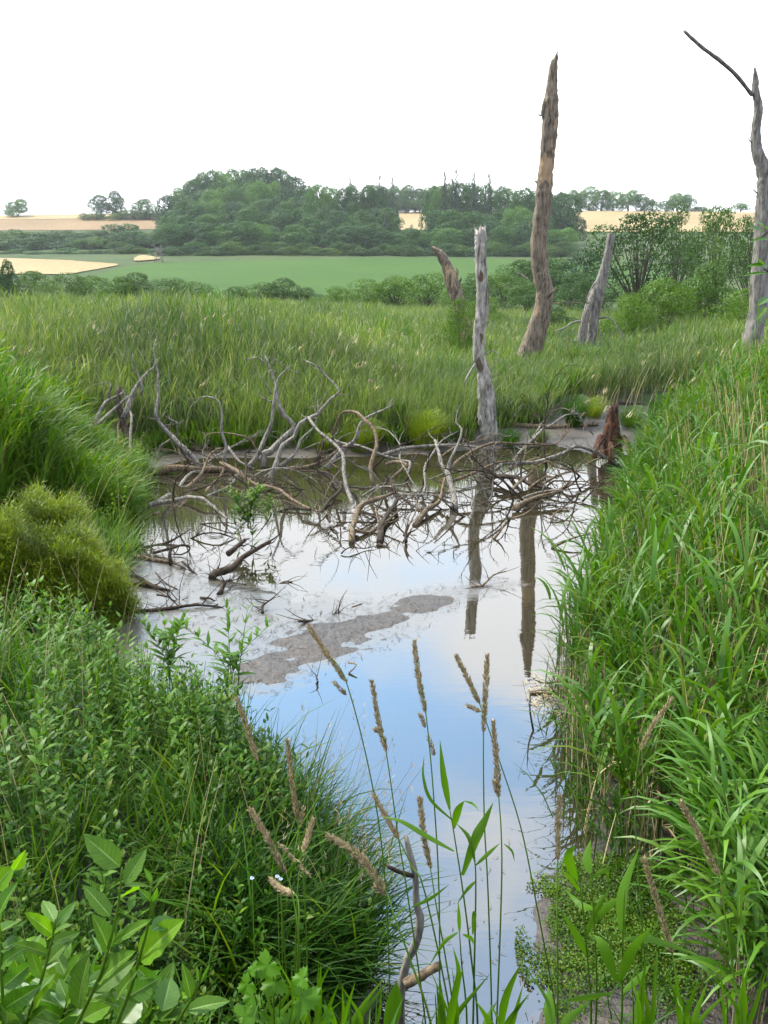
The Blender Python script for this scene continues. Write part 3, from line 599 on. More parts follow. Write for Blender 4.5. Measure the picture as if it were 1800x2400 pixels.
snag('dead_tree', 'bare grey trunk at the picture edge with one long branch reaching up', [(1748, 860, 24), (1762, 800, 22), (1774, 740, 20), (1780, 660, 19), (1786, 580, 19), (1790, 500, 18), (1792, 440, 16), (1790, 400, 15), (1774, 350, 12), (1772, 300, 10), (1778, 255, 9), (1771, 215, 7.5), (1771, 185, 6), (1769, 160, 2)], 21.0, M['lbark'], .05,
     [([(1762, 222, 0), (1745, 200, -.2), (1722, 172, -.4), (1690, 144, -.7), (1655, 118, -.9), (1628, 96, -1.1), (1604, 73, -1.2)], (8, 7.5, 7, 7, 6.5, 6, 5)), ([(1778, 455, 0), (1768, 447, 0), (1763, 442, 0)], (4, 2.5, 1)), ([(1762, 335, 0), (1756, 328, 0), (1752, 322, 0)], (3, 2, 1))], seed=18)
# rotten stump
e = empty('tree_stump', (float(W(1432, 1055, 14.6).x), 14.9, 0), 'rotten reddish stump with splayed roots standing at the water edge', 'stump')
q = MB(); O = np.array(e.location); s = 14.9/FPX
def sp(x, y, dy=0): return np.array(W(x, y, 14.9+dy))-O
for k in range(13):
    r = random.Random(50+k); a = k/13*2*PI; rx = 17*math.cos(a); ry = .16*math.sin(a); xt = 1436+9*math.cos(a)+r.uniform(-3, 3); top = r.uniform(950, 1000)
    if 4.2 < a < 5.3: top = r.uniform(1012, 1024)
    addtube(q, [sp(1434+rx*1.35, 1072, .15-ry*1.6), sp(1434+rx, 1030, .1-ry), sp((1434+rx*.7+xt)/2, 995, .1-ry*.8), sp(xt, top, .1-ry*.6)], [.055, .05, .042, .022], sides=7, rough=.5, jag=.10, n=5, seed=31+k, ripple=.2)
q.build('stump_body', M['rot'], e)
for k, (a, b) in enumerate((((1410, 1025), (1394, 1060)), ((1458, 1025), (1478, 1062)), ((1432, 1035), (1430, 1072)))):
    q = MB(); m_ = ((a[0]+b[0])/2, (a[1]+b[1])/2-4); addtube(q, [sp(*a), sp(*m_, -.15), sp(*b, -.25), sp(b[0], b[1]+14, -.3)], [.06, .06, .05, .035], sides=9, rough=.4, n=4, seed=40+k); q.build('root', M['rot'], e)

# ------------------------------------------------------------------ fallen branches in the pond (traced, each with its own depth)
def A(l): return [(200+x/2.37, 760+y/2.37) for x, y in l]
def Bc(l): return [(800+x/2.37, 850+y/2.37) for x, y in l]
def chain(q_parent, pts, r0, r1, rowA, rowB, m, org, dy=0.0, twigs=0, seed=0, name='branch', bow=0.0):
    """pts traced in the photograph; rowA/rowB: the rows where its two ends' upright planes meet the water"""
    n = len(pts); P = []
    L = np.concatenate([[0], np.cumsum([math.dist(pts[i], pts[i+1]) for i in range(n-1)])]); L /= L[-1]
    yA, yB = drow(rowA), drow(rowB)
    for (x, y), t in zip(pts, L): P.append(W(x, y, yA+(yB-yA)*t+dy+bow*math.sin(PI*t)))
    P = np.array(P); P[:, 2] = np.maximum(P[:, 2], -.06-.02*np.arange(n) % .05)
    R = (1.3 if name == 'trunk' else 1.08)*(r0+(r1*.6-r0)*L)/2.37/FPX*(yA+yB)/2
    q = MB(); r = random.Random(seed*13+5)
    P[1:-1] += np.random.default_rng(seed).normal(0, 1, P[1:-1].shape)*.022
    gz = hgt(P[:, 0], P[:, 1]); P[:, 2] = np.where(gz > -.03, np.maximum(P[:, 2], gz+.5*R), P[:, 2])
    addtube(q, P-org, R, sides=9, rough=.30, n=2, seed=seed, jag=R[-1]*1.2)
    C = catmull(P, 5)
    for k in range(twigs*3):
        i = r.randrange(2, len(C)-1); b = C[i]; d = Vector((r.uniform(-1, 1), r.uniform(-.7, .7), r.uniform(-.15, 1))).normalized(); l = r.uniform(.08, .34)
        d2 = (d+Vector((r.uniform(-.6, .6), r.uniform(-.4, .4), r.uniform(-.3, .5)))).normalized()
        addtube(q, [b-org, b+np.array(d)*l*.5-org, b+np.array(d)*l*.5+np.array(d2)*l*.6-org], [float(np.mean(R))*.35+.002, .004, .002], sides=5, n=3, seed=seed+k)
    for k in range(3 if R[-1] < .022 else 0):
        d = Vector(C[-1]-C[-4]).normalized(); d = (d+Vector((r.uniform(-.8, .8), r.uniform(-.5, .5), r.uniform(-.5, .7)))).normalized(); l = r.uniform(.06, .26); e0 = C[-1-2*k]
        mdp = e0+np.array(d)*l*.5; d2 = (d+Vector((r.uniform(-.7, .7), r.uniform(-.4, .4), r.uniform(-.4, .6)))).normalized()
        addtube(q, [e0-org, mdp-org, mdp+np.array(d2)*l*.5-org], [float(R[-1])*.7, float(R[-1])*.4, .0015], sides=5, n=2, seed=seed+k)
    return q.build(name, m, q_parent)
def fallen(name, label, cat, items, rows, group=None):
    p0 = items[0][0][0]; o = np.array(W(p0[0], p0[1], drow(rows))); o[2] = 0
    e = empty(name, o, label, cat, group)
    for k, it in enumerate(items):
        pts, r0, r1, ra, rb, m, tw = it[:7]
        chain(e, pts, r0, r1, ra, rb, M[m], o, twigs=tw, seed=k+int(p0[0]), name='trunk' if k == 0 else 'branch', bow=it[7] if len(it) > 7 else 0)
    return e
fallen('fallen_tree', 'large fallen dead tree, tan log in the water with tall bleached limbs', 'fallen tree', [
    (A([(380, 835), (430, 805), (520, 795), (640, 805), (760, 812), (880, 832), (960, 820), (1060, 800), (1200, 792), (1290, 780), (1350, 740), (1420, 690), (1480, 660)]), 17, 9, 1112, 1092, 'drift', 2),
    (A([(640, 815), (610, 750), (560, 700), (500, 650), (470, 620), (440, 590), (400, 520), (395, 400), (405, 320), (400, 250), (383, 150), (393, 80)]), 17, 4, 1108, 1085, 'driftg', 3),
    (A([(395, 745), (415, 720), (440, 670), (490, 620), (515, 560), (548, 532)]), 9, 3, 1080, 1086, 'driftg', 1),
    (A([(515, 552), (490, 535), (420, 495)]), 6, 2, 1086, 1088, 'driftg', 0),
    (A([(780, 800), (775, 740), (770, 680), (765, 600), (760, 510), (740, 450), (700, 412), (640, 415), (612, 440)]), 11, 5, 1105, 1098, 'driftg', 1),
    (A([(950, 700), (920, 640), (860, 615), (760, 603), (690, 610), (658, 640), (655, 690)]), 5, 4, 1086, 1086, 'drift', 1),
    (A([(520, 950), (590, 880), (650, 825), (670, 760), (700, 710), (750, 688)]), 12, 7, 1150, 1095, 'drift', 2),
    (A([(380, 1000), (460, 970), (500, 920), (540, 880), (600, 835), (640, 815)]), 13, 11, 1180, 1110, 'driftg', 1),
    (A([(990, 790), (1000, 730), (1030, 705), (1080, 670), (1120, 620), (1145, 572), (1100, 500), (1070, 420), (1050, 330), (1030, 250), (1000, 175)]), 19, 5, 1096, 1080, 'driftg', 2),
    (A([(1000, 215), (950, 193), (890, 197)]), 5, 3, 1080, 1078, 'driftg', 0),
    (A([(900, 800), (940, 730), (960, 690), (990, 620), (1030, 560), (1045, 480), (1045, 400), (1060, 350), (1090, 290), (1137, 230)]), 13, 5, 1098, 1088, 'driftg', 1),
    (A([(1190, 270), (1135, 252), (1100, 225), (1045, 188)]), 3, 4, 1088, 1088, 'driftg', 0),
    (A([(1035, 390), (1000, 330), (965, 285)]), 4, 2, 1082, 1080, 'driftg', 0),
    (A([(1040, 432), (1010, 418), (972, 402)]), 6, 4, 1082, 1082, 'driftg', 0),
    (A([(750, 770), (820, 810), (880, 850), (940, 888), (1010, 897), (1080, 930), (1150, 970), (1250, 1020), (1312, 1045)]), 13, 8, 1112, 1200, 'drift', 4),
    (A([(790, 680), (830, 722), (872, 762), (930, 800)]), 8, 8, 1085, 1100, 'driftg', 0),
    (A([(890, 1000), (882, 900), (884, 800), (888, 730), (910, 708)]), 10, 8, 1172, 1150, 'driftd', 0),
    (A([(665, 940), (700, 895), (740, 850), (770, 800)]), 10, 8, 1152, 1106, 'drift', 0),
    (A([(540, 800), (530, 740), (515, 690), (500, 650)]), 8, 6, 1100, 1095, 'drift', 0),
], 1112)
fallen('dead_branch', 'long bent limb arching over with its tips hooked above the log', 'dead branch', [
    (A([(1020, 870), (1060, 740), (1090, 680), (1160, 630), (1190, 560), (1270, 515), (1310, 490), (1370, 420), (1410, 365), (1350, 280), (1300, 235), (1230, 205)]), 12, 4, 1120, 1092, 'driftg', 2),
    (A([(1090, 790), (1170, 720), (1195, 650), (1250, 580), (1290, 510), (1290, 425)]), 10, 5, 1102, 1090, 'driftg', 2),
    (A([(1350, 280), (1268, 240), (1270, 300)]), 3, 2, 1092, 1090, 'driftg', 0),
    (A([(1300, 800), (1310, 720), (1325, 640), (1300, 590)]), 9, 6, 1100, 1096, 'driftd', 0)], 1120)
fallen('dead_branch', 'smooth bleached limb bending down into the open water', 'dead branch', [
    (A([(1490, 1010), (1475, 960), (1450, 880), (1440, 800), (1420, 720), (1370, 650), (1300, 590), (1240, 520)]), 10, 9, 1180, 1120, 'driftg', 0)], 1180)
fallen('dead_branch', 'dark arched branch curving beside the grey forked one', 'dead branch', [
    (A([(1600, 900), (1602, 800), (1610, 680), (1600, 580), (1560, 530), (1500, 490), (1440, 480), (1400, 520), (1370, 620), (1385, 660)]), 9, 8, 1145, 1092, 'drift', 2)], 1145)
fallen('dead_branch', 'forked branch pointing up towards the bleached trunk', 'dead branch', [
    (A([(1340, 800), (1430, 710), (1490, 660), (1510, 600), (1540, 550), (1600, 510), (1659, 470), (1700, 450)]), 12, 6, 1102, 1096, 'driftg', 2),
    (A([(1380, 645), (1450, 655), (1530, 672), (1659, 722), (1720, 745)]), 8, 9, 1086, 1110, 'driftg', 1)], 1102)
fallen('dead_branch', 'low grey branch sweeping across the water beside the sprouting plant', 'dead branch', [
    (A([(350, 1005), (420, 972), (480, 975), (560, 960), (650, 965), (720, 940), (800, 900), (832, 858)]), 11, 6, 1185, 1150, 'driftg', 3),
    (A([(560, 960), (640, 965), (700, 1000), (760, 1050), (790, 1080)]), 12, 9, 1175, 1215, 'driftg', 1),
    (A([(380, 1055), (440, 1050), (500, 1030), (560, 980)]), 11, 8, 1205, 1180, 'drift', 1),
    (A([(640, 1110), (750, 1103), (830, 1120), (880, 1150)]), 5, 3, 1228, 1245, 'driftd', 0),
    (A([(580, 1195), (650, 1160), (750, 1158), (830, 1190)]), 6, 4, 1262, 1262, 'driftd', 2)], 1185)
fallen('dead_branch', 'dark twisted branch with thorny twigs beyond the sprouting plant', 'dead branch', [
    (A([(1312, 1045), (1360, 975), (1415, 910), (1390, 860), (1330, 820), (1200, 815)]), 8, 5, 1200, 1110, 'driftd', 5),
    (A([(1250, 1030), (1130, 1020), (1060, 1040), (960, 1060), (820, 1020)]), 7, 4, 1200, 1195, 'driftd', 3)], 1200)
fallen('dead_snag', 'broken root plate with a dark core and bleached limbs in the reeds', 'dead snag', [
    (A([(195, 700), (230, 620), (225, 570), (200, 500), (185, 420), (190, 350)]), 18, 16, 1120, 1105, 'driftd', 0),
    (A([(215, 520), (240, 440), (270, 370), (330, 290), (380, 238)]), 17, 6, 1115, 1105, 'driftg', 1),
    (A([(305, 395), (318, 340), (290, 290), (270, 240), (262, 170)]), 6, 4, 1111, 1109, 'driftg', 0),
    (A([(245, 800), (252, 720), (258, 600), (245, 520), (215, 450), (212, 370)]), 9, 8, 1145, 1105, 'driftg', 0),
    (A([(50, 560), (70, 510), (110, 450), (160, 408), (210, 380)]), 11, 9, 1113, 1107, 'driftg', 0),
    (A([(55, 560), (110, 530), (160, 470), (240, 400)]), 10, 10, 1117, 1107, 'driftg', 0),
    (A([(130, 415), (128, 330), (105, 338), (80, 335)]), 6, 3, 1109, 1109, 'driftg', 0),
    (A([(160, 700), (175, 640), (185, 560), (212, 480)]), 7, 7, 1130, 1109, 'drift', 0)], 1120)
fallen('fallen_tree', 'grey fallen crown with a forked white limb in the middle of the pond', 'fallen tree', [
    (Bc([(625, 810), (620, 740), (600, 680), (580, 620), (575, 580), (545, 500), (520, 430)]), 18, 8, 1195, 1150, 'driftg', 1),
    (Bc([(590, 610), (600, 560), (620, 510), (650, 450), (665, 380), (650, 330), (645, 262)]), 11, 4, 1160, 1140, 'driftg', 0),
    (Bc([(440, 740), (470, 720), (475, 680), (460, 620), (470, 560), (500, 500), (560, 430), (640, 385)]), 9, 4, 1170, 1120, 'driftg', 2),
    (Bc([(410, 905), (480, 820), (530, 760), (570, 700), (575, 640)]), 15, 11, 1232, 1165, 'drift', 1),
    (Bc([(590, 610), (640, 550), (700, 510), (760, 485), (840, 442), (960, 445), (1080, 450), (1180, 450), (1230, 420), (1262, 370)]), 10, 5, 1160, 1105, 'drift', 5),
    (Bc([(230, 515), (290, 490), (380, 470), (490, 460), (600, 455), (700, 460), (780, 475), (860, 490)]), 10, 7, 1105, 1095, 'driftg', 5),
    (Bc([(610, 660), (700, 620), (760, 600), (860, 560), (1000, 545)]), 9, 6, 1168, 1130, 'drift', 5),
    (Bc([(300, 725), (400, 740), (500, 742), (600, 750)]), 9, 6, 1175, 1180, 'driftg', 3),
    (Bc([(560, 520), (620, 480), (700, 440), (790, 420), (850, 400)]), 6, 3, 1120, 1105, 'drift', 3),
], 1195)
fallen('dead_branch', 'bleached branch with a white tip reaching up beside the mud log', 'dead branch', [
    (Bc([(940, 590), (980, 530), (1020, 480), (1070, 420), (1120, 370), (1180, 335), (1250, 300), (1325, 285)]), 9, 4, 1110, 1080, 'driftg', 3),
    (Bc([(1400, 400), (1350, 340), (1325, 285), (1270, 262), (1215, 250), (1150, 285), (1140, 235)]), 4, 2, 1070, 1070, 'driftg', 2),
    (Bc([(1020, 470), (1080, 400), (1110, 340)]), 8, 5, 1085, 1080, 'driftg', 0)], 1110)
fallen('dead_branch', 'thick grey bough arching from the tangle to the rotten stump', 'dead branch', [
    (Bc([(860, 600), (900, 565), (1050, 556), (1150, 540), (1230, 500), (1300, 472), (1380, 480), (1450, 520), (1500, 545), (1540, 580)]), 9, 10, 1130, 1092, 'driftg', 6),
    (Bc([(940, 720), (980, 680), (1050, 620), (1100, 570), (1150, 540)]), 9, 6, 1160, 1115, 'drift', 3),
    (Bc([(1150, 545), (1200, 570), (1290, 590), (1370, 620)]), 6, 3, 1110, 1120, 'drift', 3)], 1130)
fallen('dead_branch', 'brown peeled branch lying aslant before the tall trunk mirror image', 'dead branch', [
    (Bc([(965, 812), (1030, 782), (1100, 742), (1180, 702), (1270, 665)]), 14, 9, 1200, 1165, 'drift', 1),
    (Bc([(950, 868), (1020, 850), (1080, 800), (1100, 755)]), 8, 5, 1216, 1185, 'drift', 0),
    (Bc([(1120, 672), (1200, 630), (1270, 618), (1350, 598)]), 8, 4, 1150, 1140, 'drift', 2)], 1200)
fallen('dead_branch', 'long dark limb with twigs running towards the eastern reeds', 'dead branch', [
    (Bc([(820, 630), (870, 632), (960, 660), (1050, 672), (1150, 700), (1250, 748), (1350, 772), (1500, 768)]), 11, 7, 1130, 1180, 'driftd', 7),
    (Bc([(1340, 770), (1400, 720), (1460, 670), (1450, 640)]), 6, 3, 1178, 1160, 'driftd', 2),
    (Bc([(1160, 890), (1200, 840), (1240, 800), (1300, 812)]), 5, 5, 1225, 1195, 'drift', 1),
    (Bc([(1040, 700), (1120, 640), (1190, 640), (1205, 620)]), 8, 5, 1150, 1135, 'drift', 2)], 1130)
fallen('dead_branch', 'dark knotted branch heap standing in front of the forked white limb', 'dead branch', [
    (Bc([(60, 1000), (62, 930), (75, 860), (100, 800), (150, 760), (230, 738), (300, 720)]), 14, 11, 1275, 1180, 'drift', 4),
    (Bc([(215, 1000), (225, 900), (265, 840), (290, 770), (300, 700), (280, 655), (240, 680)]), 17, 12, 1275, 1150, 'driftd', 5),
    (Bc([(80, 930), (160, 930), (220, 910), (290, 850), (360, 770)]), 9, 5, 1255, 1225, 'drift', 3),
    (Bc([(200, 1010), (260, 1030), (370, 1050), (500, 1052)]), 10, 5, 1280, 1296, 'driftd', 2),
    (Bc([(360, 1000), (362, 950), (366, 905)]), 10, 9, 1275, 1268, 'driftd', 0),
    (Bc([(190, 820), (195, 900), (200, 960)]), 5, 5, 1240, 1262, 'drift', 1),
    (Bc([(345, 960), (400, 880), (410, 800), (400, 750)]), 5, 4, 1262, 1200, 'drift', 1),
    (Bc([(0, 1060), (60, 1052), (140, 1050), (180, 1020)]), 4, 4, 1300, 1285, 'driftd', 2)], 1275)
fallen('dead_branch', 'tan split branch with pale ends lying by the dark pond centre', 'dead branch', [
    (Bc([(250, 565), (310, 552), (360, 570), (300, 640), (240, 680)]), 9, 7, 1115, 1142, 'drift', 2),
    (Bc([(370, 630), (370, 560), (330, 540), (330, 450), (280, 380), (200, 360)]), 8, 3, 1120, 1085, 'driftg', 3)], 1115)
for k, (lab, pts, r0, r1, ra, rb, m, tw) in enumerate([
    ('hooked brown stick touching its own mirror image near the eastern reeds', Bc([(1168, 1028), (1180, 1000), (1280, 975), (1380, 950)]), 7, 4, 1284, 1272, 'drift', 1),
    ('short slanting stick standing in open water before the trunk mirror images', Bc([(848, 978), (880, 935), (912, 885)]), 6, 4, 1263, 1258, 'drift', 0),
    ('pale stick lying across the tip of the mud bar', Bc([(720, 1245), (760, 1240), (850, 1190), (912, 1160)]), 6, 4, 1376, 1362, 'drift', 1),
    ('long brown log lying along the far mud shore', Bc([(560, 350), (700, 355), (880, 375), (1000, 385), (1150, 392), (1250, 385), (1420, 392)]), 12, 14, 1015, 1018, 'drift', 3),
    ('dark log on the mud beyond the rotten stump', Bc([(1540, 272), (1640, 274), (1680, 272)]), 8, 6, 972, 972, 'driftd', 1),
    ('thin log stranded on the mud behind the tall curved limb', A([(430, 655), (500, 642), (590, 640), (640, 662)]), 9, 6, 1044, 1046, 'drift', 1),
    ('straight pale log stranded at the mud waterline', A([(540, 682), (620, 684), (710, 690)]), 8, 7, 1058, 1060, 'drift', 0),
    ('thick dark broken log rising aslant from the shallows', A([(700, 1410), (740, 1390), (800, 1348), (870, 1308), (940, 1260), (1020, 1208)]), 20, 12, 1360, 1330, 'driftd', 2),
    ('short split log leaning on the thick dark one', A([(795, 1275), (850, 1230), (885, 1200)]), 15, 13, 1318, 1300, 'driftd', 0),
    ('slim root trailing from the thick dark log to the bank', A([(540, 1320), (560, 1330), (620, 1390), (700, 1402), (780, 1420), (890, 1445)]), 6, 5, 1330, 1371, 'driftd', 2),
    ('stubby dark branch stuck upright in the shallows', A([(742, 1500), (760, 1470), (785, 1445), (805, 1425)]), 12, 6, 1394, 1370, 'driftd', 2),
    ('long dark log lying along the waterline below the feathery bush', A([(220, 1592), (340, 1585), (480, 1576), (600, 1570), (760, 1572)]), 11, 6, 1433, 1424, 'driftd', 3),
    ('thin forked stick propped on the waterline log', A([(398, 1502), (460, 1545), (522, 1572)]), 6, 4, 1415, 1423, 'driftd', 1),
    ('dark branch stretching from the western bank above the shallows', A([(270, 1250), (380, 1230), (480, 1190), (582, 1138)]), 9, 4, 1290, 1260, 'driftd', 3),
    ('heavy brown branch resting on the mud by the western bank', A([(280, 1290), (370, 1310), (470, 1340), (550, 1356)]), 13, 7, 1306, 1334, 'drift', 2),
    ('looped thin branch doubling back above the water by the western bank', A([(380, 1270), (470, 1240), (540, 1220), (572, 1232), (580, 1260), (540, 1280), (470, 1275)]), 7, 4, 1300, 1302, 'driftd', 1),
    ('short upright stub beside the heavy brown branch', A([(478, 1335), (477, 1290), (479, 1250)]), 11, 9, 1325, 1320, 'driftd', 0),
    ('upper log of the pile beside the feathery bush', A([(260, 1398), (340, 1420), (400, 1440), (470, 1478)]), 12, 7, 1352, 1383, 'driftd', 1),
    ('lower log of the pile beside the feathery bush', A([(262, 1440), (350, 1462), (462, 1482)]), 14, 8, 1370, 1386, 'driftd', 1),
    ('thin twig crossing the log pile beside the feathery bush', A([(390, 1380), (450, 1430), (512, 1472)]), 4, 3, 1350, 1382, 'driftd', 0),
    ('tiny floating stick nearest to the stubby dark branch', A([(480, 1537), (520, 1532), (560, 1522)]), 6, 4, 1408, 1402, 'driftd', 1),
    ('flat dark chip of wood floating beyond the waterline log', A([(640, 1520), (680, 1526), (716, 1536)]), 7, 4, 1402, 1408, 'driftd', 0),
    ('small brown chip floating in the open shallows', A([(1075, 1443), (1110, 1440), (1145, 1433)]), 4, 5, 1368, 1365, 'drift', 0),
    ('forked stick poking out of the shallows near the mud bar', A([(985, 1605), (1005, 1575), (1032, 1530)]), 8, 4, 1438, 1425, 'driftd', 2),
    ('small grey stick lying in thin water over the mud bar', A([(1480, 1572), (1532, 1552)]), 4, 3, 1423, 1416, 'drift', 0),
    ('dark branched stick at the upper edge of the mud bar', [(700, 1455), (735, 1464), (765, 1452), (798, 1432)], 8, 4, 1464, 1434, 'driftd', 2),
    ('small bent twig floating in front of the mud bar', [(817, 1553), (834, 1569), (818, 1578)], 5, 4, 1566, 1580, 'drift', 0),
    ('short dark peg standing in water at the mud bar corner', [(741, 1604), (743, 1592), (740, 1582)], 7, 5, 1600, 1600, 'driftd', 0),
    ('pale stick on the sunny mud spit below the eastern reeds', [(1240, 1622), (1290, 1626), (1340, 1624)], 8, 5, 1625, 1626, 'drift', 1),
    ('thin dark stick standing upright off the mud spit', [(1250, 1712), (1246, 1670), (1243, 1628)], 5, 3, 1712, 1712, 'driftd', 0)]):
    fallen('driftwood', lab, 'driftwood', [(pts, r0, r1, ra, rb, m, tw)], ra)

for k in range(84):
    r = random.Random(900+k)
    if k < 34: x, row = r.uniform(900, 1370), r.uniform(1080, 1195)
    elif k < 58: x, row = r.uniform(400, 880), r.uniform(1080, 1190)
    else: x, row = r.uniform(620, 1200), r.uniform(1150, 1240)
    b = G0(x, row, -.03); e = empty('dead_branch', b, 'thin twisted branch in the midst of the tangled deadwood', 'dead branch', 'thin branches in the tangle'); q = MB()
    def grow(p, d, L, rad, lv):
        P = [np.array(p)]; n_ = 5
        for i in range(n_):
            d = (d+Vector((r.uniform(-.36, .36), r.uniform(-.3, .3), r.uniform(-.34, .16)))).normalized(); P.append(P[-1]+np.array(d)*L/n_)
            if P[-1][2] < -.02: d.z = abs(d.z)+.1
            if lv < 2 and i > 0 and r.random() < .55: grow(P[-1], (d+Vector((r.uniform(-1, 1), r.uniform(-.6, .6), r.uniform(-.2, .8)))).normalized(), L*r.uniform(.3, .55), rad*.55, lv+1)
        addtube(q, P, np.linspace(rad, rad*.3, n_+1), sides=6, rough=.25, n=3, seed=k)
    grow((0, 0, 0), Vector((r.uniform(-1, 1), r.uniform(-.5, .3), r.uniform(.15, .7))).normalized(), r.uniform(.5, 1.5) if k < 58 else r.uniform(.3, .8), r.uniform(.009, .021), 0)
    q.build('branch_wood', M[r.choice(('drift', 'driftg', 'driftd', 'driftd', 'driftd'))], e)

# ------------------------------------------------------------------ reeds
def reedplants(pos, H, lean, leanaz, nleaf, ll, lw, segs, stemw, mats=(0, 0), leaf0=.25, tilt=(.35, .8), curve=(.6, 1.4), azbias=None, stem_seg=4):
    mb = MB(); N = len(pos); 
    H = np.broadcast_to(H, (N,)); lean = np.broadcast_to(lean, (N,)); la = np.broadcast_to(leanaz, (N,))
    faz = rng.normal(0, .5, N)
    V, F = blades(pos, la, lean*.25, H, stemw, lean*1.1, stem_seg, [1, .8, .5, .2], twist=np.cos(la)*1.2+faz, pw=1.3); mb.add(V, F, mats[0])
    for k in range(nleaf):
        t = leaf0+(1-leaf0)*(k+rng.random(N))/nleaf; t = np.minimum(t, .985)
        # stem position at t (matching the blade integration approx.)
        s = np.linspace(0, 1, stem_seg+1); px_ = np.zeros((N, stem_seg+1)); pz_ = np.zeros((N, stem_seg+1))
        for i in range(stem_seg):
            an = lean*.25+lean*1.1*((i+.5)/stem_seg)**1.3; px_[:, i+1] = px_[:, i]+np.sin(an)*H/stem_seg; pz_[:, i+1] = pz_[:, i]+np.cos(an)*H/stem_seg
        idx = np.minimum((t*stem_seg).astype(int), stem_seg-1); fr = t*stem_seg-idx; ar = np.arange(N)
        x = px_[ar, idx]*(1-fr)+px_[ar, idx+1]*fr; zz = pz_[ar, idx]*(1-fr)+pz_[ar, idx+1]*fr
        b = pos+np.stack([x*np.cos(la), x*np.sin(la), zz], -1)
        az = rng.random(N)*2*PI if azbias is None else azbias+rng.normal(0, 1.15, N)
        L = ll*(.65+.6*rng.random(N))*(.75+.5*np.sin(t*PI)); 
        V, F = blades(b, az, rng.uniform(*tilt, N)*(1.15-.45*t), L, lw*(.7+.5*rng.random(N)), rng.uniform(*curve, N), segs, [.5, 1, .85, .5, .04], twist=rng.normal(0, .6, N), pw=1.4)
        mb.add(V, F, mats[1])
    return mb
def scatter_poly(px_poly, n, pad=0): return inpoly([G0(*p)[:2] for p in px_poly], n, pad)
def withz(p, dz=0): return np.stack([p[:, 0], p[:, 1], hgt(p[:, 0], p[:, 1])+dz], -1)
WIND = .25
# far and middle reed plain, west
FMUD = np.array([G0(*p)[:2] for p in [(1090, 1060), (1110, 1030), (1290, 1014), (1340, 985), (1540, 970), (1700, 980), (1600, 1060)]])
def plain(n, y0, y1, x0f, x1f, H, name, label, nleaf, ll, lw, segs, mt=None, sel=None):
    y = y0+(y1-y0)*rng.random(n)**1.0; x = y*(x0f+(x1f-x0f)*rng.random(n))
    s = sdf(POND, x, y); keep = (s > .75+.5*rng.random(n)) & (sdf(FMUD, x, y) > .3*rng.random(n)); x, y, s = x[keep], y[keep], s[keep]
    if sel is not None: k = sel(x, y); x, y, s = x[k], y[k], s[k]
    Hh = H(x, y, s)*(.72+.30*rng.random(len(x))+.55*fbm(x*.6, y*.35, 44)+.35*fbm(x*1.7, y*1.1, 45)); k = Hh > .3; x, y, Hh = x[k], y[k], Hh[k]
    P = withz(np.stack([x, y], -1))
    lean = .18+.30*rng.random(len(x))+.5*np.clip(fbm(x*.35, y*.35, 50), -.3, .4)
    mb = reedplants(P, Hh, lean*.4, WIND+rng.normal(0, .9, len(x)), nleaf, ll, lw*.8, segs, .012, (0, 0), leaf0=.18, azbias=None, stem_seg=4, tilt=(.08, .5), curve=(.2, 1.3))
    tag(mb.build(name, [mt or M['reed_far']]), label, 'reeds', kind='stuff')
def Hmid(x, y, s):
    h = np.clip(.75+(s-.7)*.45, .6, 2.15)*np.where(x > 0, .78-.0*x, 1.0)
    cx = x/y*2100+900
    return h*np.interp(cx, [0, 500, 620, 900, 1000, 1120, 1250, 1420, 1500, 1800], [1.0, 1.0, .88, .70, .64, .46, .42, .46, .62, .85])
plain(11000, 15.5, 24, -.60, .50, Hmid, 'reeds', 'dense green reed bed along the far mud shore', 9, .42, .026, 3)
plain(3500, 15.5, 24, -.60, .50, lambda x, y, s: Hmid(x, y, s)*1.06, 'reeds', 'dark green clumps standing in the far reed bed', 9, .42, .028, 3, M['reed'], lambda x, y: fbm(x*.8, y*.6, 77) > .06)
plain(4500, 24, 45, -.56, .50, lambda x, y, s: Hmid(x, y, s)*1.04, 'reeds', 'darker green clumps in the middle of the reed plain', 7, .5, .035, 3, M['reed'], lambda x, y: fbm(x*.5, y*.3, 79) > .05)
plain(11000, 24, 40, -.56, .50, Hmid, 'reeds', 'reed bed spreading round the feet of the dead trunks', 7, .48, .034, 3)
plain(11000, 40, 75, -.54, .52, lambda x, y, s: Hmid(x, y, s)*np.interp(y, [40, 75], [.92, .62]), 'reeds', 'distant pale tops of the reed plain', 5, .6, .06, 2)
plain(7000, 75, 100, -.54, .52, lambda x, y, s: Hmid(x, y, s)*.34, 'reeds', 'farthest strip of the reed plain before the shrubs', 4, .7, .10, 2)
n = 9000; p = inpoly(np.array([G0(*q)[:2] for q in [(560, 1058), (1110, 1040), (1110, 985), (900, 960), (560, 975)]]), n); mb = MB(); P = withz(p)
V, F = blades(P, rng.random(n)*6.28, rng.uniform(0, .22, n), rng.uniform(.5, 1.35, n)*(.6+.6*vn(p[:, 0]*1.3, p[:, 1], 91)), .009, rng.uniform(.1, .9, n), 4, [.7, 1, .7, .05], twist=rng.normal(0, .5, n)); mb.add(V, F)
tag(mb.build('grass', [M['pale_grass']]), 'fine pale upright grass before the reeds around the bleached trunk', 'grass', kind='stuff')
n = 2200; y = 15.5+30*rng.random(n)**1.4; x = y*rng.uniform(-.5, .5, n); s = sdf(POND, x, y); k = s > 1.0; x, y, s = x[k], y[k], s[k]; mb = MB()
V, F = blades(withz(np.stack([x, y], -1)), WIND+rng.normal(0, .6, len(x)), .1, Hmid(x, y, s)*(.75+.35*rng.random(len(x))), .009, .4, 3, [1, .9, .5], twist=1.2); mb.add(V, F)
